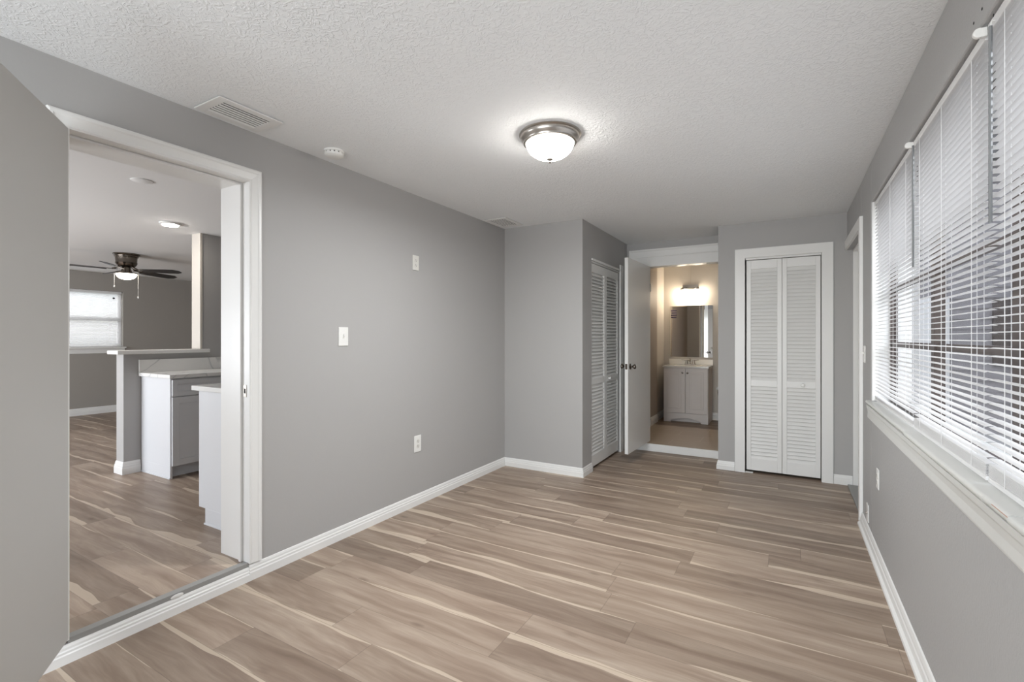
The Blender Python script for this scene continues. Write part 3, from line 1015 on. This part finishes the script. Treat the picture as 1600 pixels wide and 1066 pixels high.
GC = 'white shaker kitchen base cabinets'
base_cabinet('base_cabinet', 'white shaker base cabinet against the half wall, its plain side showing', -5.136, CFX - 0.018, 2.092, 2.60, 1, False, GC)
base_cabinet('base_cabinet', 'white base cabinet past the first one along the half wall, mostly hidden', -5.136, CFX - 0.018, 2.612, 3.20, 1, False, GC)
base_cabinet('base_cabinet', 'white cabinet seen from its plain side just inside the kitchen doorway', XK - 0.006, -3.386, 1.706, 2.30, -1, True, GC)
ct = tag(MB().box(-5.137, CFX + 0.025, 2.070, 3.215, ZT - 0.031, ZT).build('countertop', 'marble', bevel=0.003),
         'veined white countertop on the cabinets by the half wall', 'countertop')
MB().box(-5.137, -5.118, 2.070, 3.215, ZT + 0.0005, ZT + 0.118).build('backsplash', 'marble', ct, bevel=0.002)
tag(MB().box(XK - 0.006, -3.45, 1.690, 2.315, ZT - 0.031, ZT).build('countertop', 'marble', bevel=0.003),
    'white countertop on the cabinet just inside the kitchen doorway', 'countertop')

# ------------------------------------------------------------------ ceiling fan
FX, FY = -7.22, 2.78
fan = empty('ceiling_fan', (FX, FY, HK), 'dark bladed flush ceiling fan with a lit bowl in the living room', 'ceiling fan')
bpy.context.view_layer.update()
fm = Matrix.Translation((FX, FY, 0))
z0 = HK
MB().lathe([(0.0000, z0 - 0.0005), (0.1353, z0 - 0.0005), (0.1378, z0 - 0.014), (0.1230, z0 - 0.026), (0.1214, z0 - 0.042), (0.1132, z0 - 0.048), (0.1082, z0 - 0.105),
            (0.1132, z0 - 0.114), (0.1025, z0 - 0.142), (0.0861, z0 - 0.160), (0.0492, z0 - 0.171), (0.0000, z0 - 0.171)], fm, 40).build('motor_housing', 'dark_nickel', fan, smooth=True)
MB().lathe([(0.0000, z0 - 0.172), (0.0451, z0 - 0.172), (0.0492, z0 - 0.200), (0.0615, z0 - 0.232), (0.1107, z0 - 0.241), (0.1148, z0 - 0.248), (0.1132, z0 - 0.254), (0.0000, z0 - 0.254)], fm, 40).build('light_fitter', 'dark_nickel', fan, smooth=True)
MB().lathe([(0.0000, z0 - 0.2545), (0.1066, z0 - 0.2545), (0.1033, z0 - 0.271), (0.0918, z0 - 0.291), (0.0722, z0 - 0.308), (0.0451, z0 - 0.320), (0.0164, z0 - 0.325), (0.0000, z0 - 0.326)], fm, 40).build('light_bowl', 'bowl_fan', fan, smooth=True)
away = Vector((FX, FY, 0)).normalized()
right = Vector((away.y, -away.x, 0))
for k in range(5):
    ph = R(36 + 72 * k)
    flat = right * math.cos(ph) + away * math.sin(ph)
    # the hanging fan sags a little toward the right
    dr = (flat + Vector((0, 0, -0.035 * math.cos(ph)))).normalized()
    sd = Vector((-flat.y, flat.x, 0))
    up = Vector((0, 0, 1))
    sd2 = (sd * math.cos(R(13)) - up * math.sin(R(13)))
    nz = dr.cross(sd2).normalized()
    zb = z0 - 0.208
    mm = MT(Vector((FX, FY, zb)), dr, sd2, nz)
    pts = [(0.19, -0.045), (0.22, -0.054), (0.50, -0.066), (0.60, -0.064), (0.66, -0.030), (0.66, 0.030), (0.60, 0.064), (0.50, 0.066), (0.22, 0.054), (0.19, 0.045)]
    bl = MB().prism(pts, mm, 0.006).build('blade', 'blade', fan, bevel=0.001)
    m = MB().prism([(0.085, -0.012), (0.15, -0.014), (0.19, -0.036), (0.26, -0.028), (0.28, 0), (0.26, 0.028), (0.19, 0.036), (0.15, 0.014), (0.085, 0.012)], MT(Vector((FX, FY, zb + 0.0065)), dr, sd2, nz), 0.005)
    m.tube([Vector((FX, FY, z0 - 0.165)) + flat * 0.07, Vector((FX, FY, z0 - 0.180)) + flat * 0.10, Vector((FX, FY, zb + 0.01)) + dr * 0.14], 0.010, 8)
    m.build('blade_arm', 'dark_nickel', bl)
for sg, ln in ((1, 0.28), (-1, 0.15)):
    q = Vector((FX, FY, z0 - 0.25)) + right * (0.118 * sg)
    m = MB().tube([q, q + Vector((0, 0, -ln))], 0.0018, 6)
    m.lathe([(0.0, 0), (0.006, 0.004), (0.007, 0.02), (0.002, 0.03)], Matrix.Translation(q + Vector((0, 0, -ln - 0.03))), 10)
    m.build('pull_chain', 'plastic', fan)

led = empty('ceiling_light', (-4.93, 2.235, HK), 'small round flush disc light glowing on the kitchen ceiling', 'ceiling light')
bpy.context.view_layer.update()
fm = Matrix.Translation((-4.93, 2.235, HK))
MB().lathe([(0.0, -0.0005), (0.086, -0.0005), (0.085, -0.010), (0.078, -0.016), (0.066, -0.018), (0.0, -0.018)], fm, 36).build('trim_ring', 'plastic', led, smooth=True)
MB().lathe([(0.0, -0.0185), (0.065, -0.0185), (0.06, -0.024), (0.035, -0.028), (0.0, -0.029)], fm, 36).build('diffuser', 'led', led, smooth=True)
pl = MB().lathe([(0.0, -0.0005), (0.062, -0.0005), (0.062, -0.004), (0.056, -0.006), (0.0, -0.007)], Matrix.Translation((-3.76, 1.535, HK)), 32)
tag(pl.build('ceiling_cover', 'ceil_plain', smooth=True, origin=(-3.76, 1.535, HK)), 'faint round white cover plate on the kitchen ceiling above the doorway', 'cover plate')

# ------------------------------------------------------------------ dome light of the room
LX, LYY = -1.136, 2.388
dome = empty('ceiling_light', (LX, LYY, H), 'brushed nickel dome light with a glowing glass bowl on the room ceiling', 'ceiling light')
bpy.context.view_layer.update()
fm = Matrix.Translation((LX, LYY, H))
MB().lathe([(0.0, -0.0005), (0.168, -0.0005), (0.171, -0.006), (0.166, -0.011), (0.163, -0.012), (0.164, -0.017), (0.158, -0.030), (0.150, -0.040),
            (0.147, -0.045), (0.146, -0.050), (0.138, -0.054), (0.134, -0.054), (0.133, -0.045), (0.0, -0.045)], fm, 64).build('fixture_ring', 'nickel', dome, smooth=True)
MB().lathe([(0.0, -0.046), (0.1325, -0.046), (0.131, -0.060), (0.124, -0.078), (0.108, -0.100), (0.083, -0.118), (0.05, -0.129), (0.02, -0.1335), (0.0, -0.134)], fm, 64).build('glass_bowl', 'bowl', dome, smooth=True)
MB().lathe([(0.0, -0.1345), (0.016, -0.1335), (0.018, -0.138), (0.011, -0.143), (0.007, -0.149), (0.009, -0.153), (0.005, -0.159), (0.0, -0.160)], fm, 24).build('finial', 'nickel', dome, smooth=True)


dl = bpy.data.lights.new('dome_lamp', 'AREA')
dl.shape, dl.size, dl.energy, dl.color = 'DISK', 0.2, 12.5, (0.95, 0.98, 1)
dlo = bpy.data.objects.new('dome_lamp', dl)
dlo.location = (LX, LYY, H - 0.175)
COL.objects.link(dlo)


# ------------------------------------------------------------------ ceiling registers and smoke detector
def register(name, label, x0, x1, y0, y1, nsl):
    root = empty(name, ((x0 + x1) / 2, (y0 + y1) / 2, H), label, 'ceiling vent', None)
    bpy.context.view_layer.update()
    fw = 0.042
    m = MB()
    m.box(x0, x1, y0, y0 + fw, H - 0.010, H - 0.003)
    m.box(x0, x1, y1 - fw, y1, H - 0.010, H - 0.003)
    m.box(x0, x0 + fw, y0 + fw, y1 - fw, H - 0.010, H - 0.003)
    m.box(x1 - fw, x1, y0 + fw, y1 - fw, H - 0.010, H - 0.003)
    m.build('frame', 'trim', root, bevel=0.002)
    MB().box(x0 + 0.008, x1 - 0.008, y0 + 0.008, y1 - 0.008, H - 0.0025, H - 0.0005).build('duct_opening', 'dark', root)
    sl_ = MB()
    wv = (x1 - x0 - 2 * fw)
    for i in range(nsl):
        xx = x0 + fw + wv * (i + 0.5) / nsl
        sg = 1 if i < nsl - 1 else 0.4
        mm = Matrix.Translation((xx, 0, H - 0.010)) @ Matrix.Rotation(R(-26 * sg), 4, 'Y')
        sl_.box(-0.0043, 0.0043, y0 + fw - 0.001, y1 - fw + 0.001, -0.0008, 0.0008, mm)
    sl_.build('louver_blades', 'trim', root)
    return root


register('ceiling_vent', 'white ceiling register nearest the kitchen doorway', -2.492, -2.268, 1.232, 1.552, 6)
register('ceiling_vent', 'white ceiling register in the far corner by the jutting closet', -2.512, -2.262, 3.80, 4.14, 7)
sd = empty('smoke_detector', (-2.358, 1.95, H), 'round white smoke detector on the ceiling near the left wall', 'smoke detector')
bpy.context.view_layer.update()
fm = Matrix.Translation((-2.358, 1.95, H))
MB().lathe([(0.0, -0.0005), (0.060, -0.0005), (0.060, -0.010), (0.055, -0.012), (0.0, -0.012)], fm, 36).build('base', 'plastic', sd, smooth=True)
MB().lathe([(0.0, -0.0122), (0.050, -0.0122), (0.050, -0.020), (0.0, -0.020)], fm, 36).build('sensor_slots', 'dark', sd)
m = MB().lathe([(0.0, -0.0202), (0.056, -0.0202), (0.054, -0.030), (0.044, -0.037), (0.02, -0.039), (0.0, -0.039)], fm, 36)
for k in range(14):
    a = 2 * PI * k / 14
    mm = fm @ Matrix.Rotation(a, 4, 'Z')
    m.box(0.0505, 0.0555, -0.008, 0.008, -0.0205, -0.0118, mm)
m.build('cover', 'plastic', sd, smooth=True)


# ------------------------------------------------------------------ wall plates
def plate(name, label, cat, kind_, p, n, w_=0.072, h_=0.117, mt_='plastic', group=None):
    n = Vector(n)
    up = Vector((0, 0, 1))
    a = up.cross(n)
    root = empty(name, p, label, cat, group)
    bpy.context.view_layer.update()
    mm = MT(p, a, up, n)
    m = MB()
    m.prism([(-w_ / 2, -h_ / 2), (w_ / 2, -h_ / 2), (w_ / 2, h_ / 2), (-w_ / 2, h_ / 2)], mm @ Matrix.Translation((0, 0, 0.0005)), 0.006)
    m.build('plate', mt_, root, bevel=0.003)
    if kind_ == 'switch':
        MB().box(-0.006, 0.006, -0.013, 0.013, 0.0068, 0.0085, mm).build('toggle_slot', 'old_plastic', root)
        MB().box(-0.004, 0.004, -0.002, 0.011, 0.008, 0.019, mm @ Matrix.Rotation(R(-14), 4, 'X')).build('toggle', mt_, root, bevel=0.001)
    elif kind_ == 'rocker':
        MB().box(-0.0165, 0.0165, -0.033, 0.033, 0.0068, 0.0095, mm).build('rocker', mt_, root, bevel=0.001)
    elif kind_ == 'outlet':
        for s_ in (-1, 1):
            MB().lathe([(0.0165, 0), (0.0165, 0.0022), (0.0, 0.0022)], mm @ Matrix.Translation((0, s_ * 0.0195, 0.0068)), 20).build('socket', 'old_plastic', root)
            q = MB()
            for dx in (-0.006, 0.006):
                q.box(dx - 0.001, dx + 0.001, s_ * 0.0195 - 0.001, s_ * 0.0195 + 0.007, 0.009, 0.0094, mm)
            q.box(-0.002, 0.002, s_ * 0.0195 - 0.009, s_ * 0.0195 - 0.005, 0.009, 0.0094, mm)
            q.build('slot', 'dark', root)
    elif kind_ == 'jack':
        MB().lathe([(0.006, 0), (0.006, 0.008), (0.003, 0.009), (0.0, 0.009)], mm @ Matrix.Translation((0, 0, 0.0068)), 14).build('jack', 'nickel', root)
    return root


plate('light_switch', 'white toggle switch plate at mid height on the left wall', 'switch', 'switch', (XL, 2.162, 1.326), (1, 0, 0), 0.078, 0.124)
plate('wall_outlet', 'white plate high on the left wall above the other outlet', 'outlet', 'outlet', (XL, 2.868, 1.905), (1, 0, 0), mt_='old_plastic')
plate('wall_outlet', 'white outlet low on the left wall near the baseboard', 'outlet', 'outlet', (XL, 2.890, 0.482), (1, 0, 0), 0.078, 0.130)
plate('light_switch', 'white switch plate between the right window and the doorway', 'switch', 'switch', (XR, 4.05, 1.205), (-1, 0, 0))
plate('wall_outlet', 'white outlet on the right wall below the window', 'outlet', 'outlet', (XR, 3.49, 0.492), (-1, 0, 0))
plate('wall_jack', 'small white jack plate just above the right baseboard', 'jack plate', 'jack', (XR, 3.90, 0.165), (-1, 0, 0))

# ------------------------------------------------------------------ bathroom vanity
VX0, VX1, VY0, VY1 = -1.588, -0.975, 7.245, 7.69
van = empty('bathroom_vanity', ((VX0 + VX1) / 2, 7.46, ZB), 'pale two door bathroom vanity with an arched toe under the mirror', 'vanity')
bpy.context.view_layer.update()
ZV = 0.885
m = MB()
m.box(VX0, VX0 + 0.018, VY0 + 0.02, VY1, ZB, ZV)
m.box(VX1 - 0.018, VX1, VY0 + 0.02, VY1, ZB, ZV)
m.box(VX0 + 0.018, VX1 - 0.018, VY1 - 0.02, VY1, ZB + 0.12, ZV)
m.box(VX0 + 0.018, VX1 - 0.018, VY0 + 0.02, VY1 - 0.02, ZB + 0.12, ZB + 0.14)
m.box(VX0 + 0.018, VX1 - 0.018, VY0 + 0.09, VY0 + 0.10, ZB, ZB + 0.12)
# front frame with the arched base
pts = [(VX0, ZB), (VX0 + 0.10, ZB), (VX0 + 0.10, ZB + 0.022)]
xa, xb_ = VX0 + 0.10, VX1 - 0.10
for k in range(0, 13):
    u = k / 12
    pts.append((xa + (xb_ - xa) * u, ZB + 0.025 + 0.045 * math.sin(PI * u)))
pts += [(VX1 - 0.10, ZB), (VX1, ZB), (VX1, ZB + 0.135), (VX0, ZB + 0.135)]
m.prism(pts, MT((0, VY0 + 0.02, 0), (1, 0, 0), (0, 0, 1), (0, -1, 0)), 0.018)
m.box(VX0, VX0 + 0.02, VY0 + 0.002, VY0 + 0.02, ZB + 0.135, ZV)
m.box(VX1 - 0.02, VX1, VY0 + 0.002, VY0 + 0.02, ZB + 0.135, ZV)
m.box(VX0 + 0.02, VX1 - 0.02, VY0 + 0.002, VY0 + 0.02, ZV - 0.03, ZV)
m.build('body', 'vanity', van, bevel=0.001)
xm = (VX0 + VX1) / 2
for a, b_, kx in ((VX0 + 0.004, xm - 0.0015, xm - 0.035), (xm + 0.0015, VX1 - 0.004, xm + 0.035)):
    z0_, z1_ = ZB + 0.142, ZV - 0.012
    d = MB().box(a, b_, VY0 - 0.016, VY0 + 0.0015, z0_, z1_)
    r1 = 0.062
    fx0, fx1, fz0, fz1 = a + r1, b_ - r1, z0_ + r1, z1_ - r1
    yo = VY0 - 0.016
    for (px0, px1, pz0, pz1) in ((fx0, fx1, fz0 - 0.008, fz0), (fx0, fx1, fz1, fz1 + 0.008), (fx0 - 0.008, fx0, fz0 - 0.008, fz1 + 0.008), (fx1, fx1 + 0.008, fz0 - 0.008, fz1 + 0.008)):
        d.box(px0, px1, yo - 0.004, yo + 0.001, pz0, pz1)
    d.box(fx0 + 0.022, fx1 - 0.022, yo - 0.005, yo + 0.001, fz0 + 0.022, fz1 - 0.022)
    dd_ = d.build('door', 'vanity', van, bevel=0.0025)
    MB().lathe([(0.006, 0), (0.006, 0.012), (0.013, 0.016), (0.014, 0.022), (0.009, 0.027), (0.0, 0.028)],
               MT((kx, yo - 0.0005, ZV - 0.075), (1, 0, 0), (0, 0, 1), (0, -1, 0)), 18).build('knob', 'dark_nickel', dd_, smooth=True)
# top with an oval basin
m = MB()
tx0, tx1, ty0, ty1 = VX0 - 0.012, VX1 + 0.012, VY0 - 0.03, VY1
zt = ZV + 0.022
ocx, ocy, orx, ory = xm, (ty0 + ty1) / 2 - 0.02, 0.20, 0.14
N = 32
ov, rt = [], []
for k in range(N):
    a = 2 * PI * k / N
    ca, sa = math.cos(a), math.sin(a)
    ov.append((ocx + orx * ca, ocy + ory * sa))
    s_ = min(((tx1 - ocx) / abs(ca)) if abs(ca) > 1e-6 else 9, (((ty1 if sa > 0 else ty0) - ocy) / sa) if abs(sa) > 1e-6 else 9)
    rt.append((ocx + s_ * ca, ocy + s_ * sa))
vs = [(x, y, zt) for x, y in rt] + [(x, y, zt) for x, y in ov]
lv = [(0.92, 0.02), (0.75, 0.06), (0.45, 0.09), (0.12, 0.10)]
for sc, dz in lv:
    vs += [(ocx + orx * sc * math.cos(2 * PI * k / N), ocy + ory * sc * math.sin(2 * PI * k / N), zt - dz) for k in range(N)]
vs += [(x, y, ZV + 0.0005) for x, y in rt]
fs = []
rings = 2 + len(lv)
for r_ in range(rings - 1):
    for k in range(N):
        fs.append((r_ * N + k, r_ * N + (k + 1) % N, (r_ + 1) * N + (k + 1) % N, (r_ + 1) * N + k))
fs.append(tuple((rings - 1) * N + k for k in range(N)))
for k in range(N):
    fs.append((k, (k + 1) % N, rings * N + (k + 1) % N, rings * N + k))
m.add(vs, fs)
top = m.build('vanity_top', 'marble_top', van)
MB().box(tx0, tx1, VY1 - 0.018, VY1, zt + 0.0005, zt + 0.082).build('backsplash', 'marble_top', van, bevel=0.003)

fa = empty('faucet', (xm, VY1 - 0.07, zt), 'small two handle brushed nickel faucet on the vanity top', 'faucet')
bpy.context.view_layer.update()
fy = VY1 - 0.065
MB().prism([(-0.075, -0.022), (0.075, -0.022), (0.085, 0), (0.075, 0.022), (-0.075, 0.022), (-0.085, 0)], Matrix.Translation((xm, fy, zt + 0.001)), 0.014).build('base', 'nickel', fa, bevel=0.003)
MB().tube([(xm, fy, zt + 0.015), (xm, fy, zt + 0.055), (xm, fy - 0.02, zt + 0.085), (xm, fy - 0.06, zt + 0.095), (xm, fy - 0.10, zt + 0.082), (xm, fy - 0.11, zt + 0.065)], 0.012, 12).build('spout', 'nickel', fa, smooth=True)
for s_ in (-1, 1):
    m = MB().lathe([(0.021, 0.0), (0.022, 0.01), (0.016, 0.035), (0.018, 0.05), (0.012, 0.058), (0, 0.059)], Matrix.Translation((xm + s_ * 0.052, fy, zt + 0.0155)), 18)
    m.tube([(xm + s_ * 0.052, fy, zt + 0.066), (xm + s_ * 0.125, fy - 0.005, zt + 0.076)], 0.006, 10)
    m.build('handle', 'nickel', fa, smooth=True)

# mirror
mi = tag(MB().box(-1.586, -0.972, 7.693, 7.6985, 1.022, 1.806).build('wall_mirror', 'mirror', origin=(-1.28, 7.695, 1.022)), 'frameless rectangular mirror on the wall above the vanity', 'mirror')
q = MB()
for k, (dx, wd) in enumerate(((0.0, 0.088), (0.006, 0.080), (0.0, 0.09), (0.004, 0.078))):
    zz = 1.735 - k * 0.034
    q.box(-1.576 + dx, -1.576 + dx + wd, 7.6922, 7.6928, zz - 0.010, zz + 0.010)
q.build('sticker', 'ink', mi)
tag(bpy.data.objects['sticker'], 'striped purple printed sticker', 'sticker')
del bpy.data.objects['sticker']['category']

# vanity light: back bar with two glass shades
vl = empty('vanity_light', (-1.285, 7.69, 2.06), 'two shade brushed nickel bath light glowing above the mirror', 'wall light')
bpy.context.view_layer.update()
MB().box(-1.40, -1.17, 7.672, 7.6995, 2.055, 2.125).build('backplate', 'nickel', vl, bevel=0.004)
m = MB().tube([(-1.40, 7.62, 2.065), (-1.17, 7.62, 2.065)], 0.008, 10)
m.tube([(-1.34, 7.672, 2.085), (-1.34, 7.62, 2.065)], 0.007, 8)
m.tube([(-1.23, 7.672, 2.085), (-1.23, 7.62, 2.065)], 0.007, 8)
m.build('arm_bar', 'nickel', vl, smooth=True)
for xx in (-1.40, -1.17):
    sh = MB().lathe([(0.0, -0.148), (0.052, -0.148), (0.056, -0.12), (0.053, -0.06), (0.042, -0.025), (0.028, -0.012), (0.0, -0.012)], Matrix.Translation((xx, 7.62, 2.055)), 28).build('glass_shade', 'bowl_bath', vl, smooth=True)
    MB().lathe([(0.0, -0.0115), (0.031, -0.0115), (0.030, 0.0), (0.018, 0.012), (0.012, 0.028), (0.0, 0.030)], Matrix.Translation((xx, 7.62, 2.055)), 24).build('socket_cap', 'nickel', sh, smooth=True)
tag(MB().box(-1.289, -1.281, 7.692, 7.6995, 2.13, 2.435).build('cord_cover', 'cream', bevel=0.002, origin=(-1.285, 7.695, 2.13)), 'thin vertical cord cover rising from the bath light to the ceiling', 'cord cover')

# shutoff valve right of the vanity
vv = empty('water_valve', (-0.895, 7.68, 0.56), 'small white shutoff valve on the wall right of the vanity', 'valve')
bpy.context.view_layer.update()
m = MB().lathe([(0.028, 0), (0.026, 0.006), (0.008, 0.008), (0.008, 0.05), (0.012, 0.052), (0.012, 0.06), (0, 0.06)], MT((-0.895, 7.6995, 0.56), (1, 0, 0), (0, 0, 1), (0, -1, 0)), 18)
m.build('valve_body', 'plastic', vv, smooth=True)
MB().tube([(-0.895, 7.655, 0.55), (-0.895, 7.65, 0.50), (-0.885, 7.66, 0.44), (-0.87, 7.67, 0.42)], 0.006, 8).build('supply_hose', 'nickel', vv, smooth=True)

# ------------------------------------------------------------------ outdoors, glimpsed between the slats
tag(MB().box(0.71, 14, -6, 16, -0.25, -0.15).build('ground', 'concrete'), 'pale concrete yard outside the right window', 'ground', kind='structure')
tag(MB().box(-16, -9.81, -6, 16, -0.25, -0.15).build('ground_side', 'concrete'), 'pale ground outside the living room window', 'ground', kind='structure')
fe = empty('yard_fence', (3.4, 4, -0.15), 'white board fence outside, glimpsed between the blind slats', 'fence')
bpy.context.view_layer.update()
m = MB()
for k in range(64):
    y = -3 + k * 0.2
    m.box(3.38, 3.41, y, y + 0.188, -0.13, 1.15)
m.build('boards', 'fence', fe)
m = MB()
for z in (0.1, 0.95):
    m.box(3.411, 3.46, -3, 9.8, z, z + 0.08)
m.build('rail', 'fence', fe)
for k in range(6):
    MB().box(3.33, 3.42, -2.9 + k * 2.4, -2.8 + k * 2.4, -0.1505, 1.25).build('post', 'fence', fe)
ho = empty('neighbour_house', (6.5, 5, -0.15), 'grey neighbouring house outside, glimpsed between the blind slats', 'house')
bpy.context.view_layer.update()
m = MB()
for k in range(23):
    z = -0.15 + k * 0.16
    m.add([(4.98, -2, z), (4.98, 14, z), (5.0, 14, z + 0.16), (5.0, -2, z + 0.16), (9, -2, z), (9, 14, z), (9, 14, z + 0.16), (9, -2, z + 0.16)],
          [(0, 1, 2, 3), (0, 3, 7, 4), (1, 5, 6, 2), (4, 7, 6, 5), (0, 4, 5, 1), (3, 2, 6, 7)])
m.build('wall', 'siding', ho)
m = MB().prism([(4.5, 3.53), (9.5, 3.53), (7.0, 5.0)], MT((0, 14.4, 0), (1, 0, 0), (0, 0, 1), (0, -1, 0)), 16.8)
m.build('roof', 'roof', ho)
for y in (3.0, 7.5):
    MB().box(4.93, 4.978, y, y + 1.2, 0.9, 2.1).build('window', 'trim', ho)
ga = empty('garage', (4.0, 11.5, -0.15), 'grey neighbouring garage at the end of the yard, glimpsed through the blinds', 'garage')
bpy.context.view_layer.update()
m = MB()
for k in range(26):
    z = -0.15 + k * 0.16
    m.add([(0.9, 10.0 - 0.02, z), (4.3, 10.0 - 0.02, z), (4.3, 10.0, z + 0.16), (0.9, 10.0, z + 0.16), (0.9, 13.5, z), (4.3, 13.5, z), (4.3, 13.5, z + 0.16), (0.9, 13.5, z + 0.16)],
          [(0, 1, 2, 3), (0, 3, 7, 4), (1, 5, 6, 2), (4, 7, 6, 5), (0, 4, 5, 1), (3, 2, 6, 7)])
m.build('wall', 'siding', ga)
MB().prism([(0.6, 4.02), (4.6, 4.02), (2.6, 5.2)], MT((0, 13.9, 0), (1, 0, 0), (0, 0, 1), (0, -1, 0)), 4.3).build('roof', 'roof', ga)
MB().box(1.3, 2.2, 9.93, 9.978, -0.1, 1.95).build('door', 'trim', ga)
MB().box(2.7, 3.5, 9.93, 9.978, 0.9, 1.9).build('window', 'bronze', ga)
for k, (x, y, h_, lab) in enumerate(((4.15, 1.2, 2.2, 'green leafy tree nearer the camera outside the blinds'), (4.15, 8.0, 2.2, 'green leafy tree farther along outside the blinds'))):
    tr = empty('yard_tree', (x, y, -0.15), lab, 'tree')
    bpy.context.view_layer.update()
    MB().tube([(x, y, -0.15), (x + 0.05, y, 0.8), (x, y + 0.05, 1.6)], 0.09, 8).build('trunk', 'bark', tr)
    m = MB()
    for j in range(420):
        th, ph = random.uniform(0, 2 * PI), random.uniform(-0.9, 1.5)
        rr = random.uniform(0.45, 1.0)
        cx = x + rr * math.cos(th) * math.cos(ph) * 0.7
        cy = y + rr * math.sin(th) * math.cos(ph) * 0.8
        cz = h_ - 0.6 + rr * math.sin(ph) * 0.9
        a = Matrix.Translation((cx, cy, cz)) @ Matrix.Rotation(random.uniform(0, 6), 4, 'Z') @ Matrix.Rotation(random.uniform(-1, 1), 4, 'X')
        m.prism([(-0.10, 0), (0, -0.05), (0.10, 0), (0, 0.05)], a, 0.004)
    m.build('foliage', 'leaf', tr)
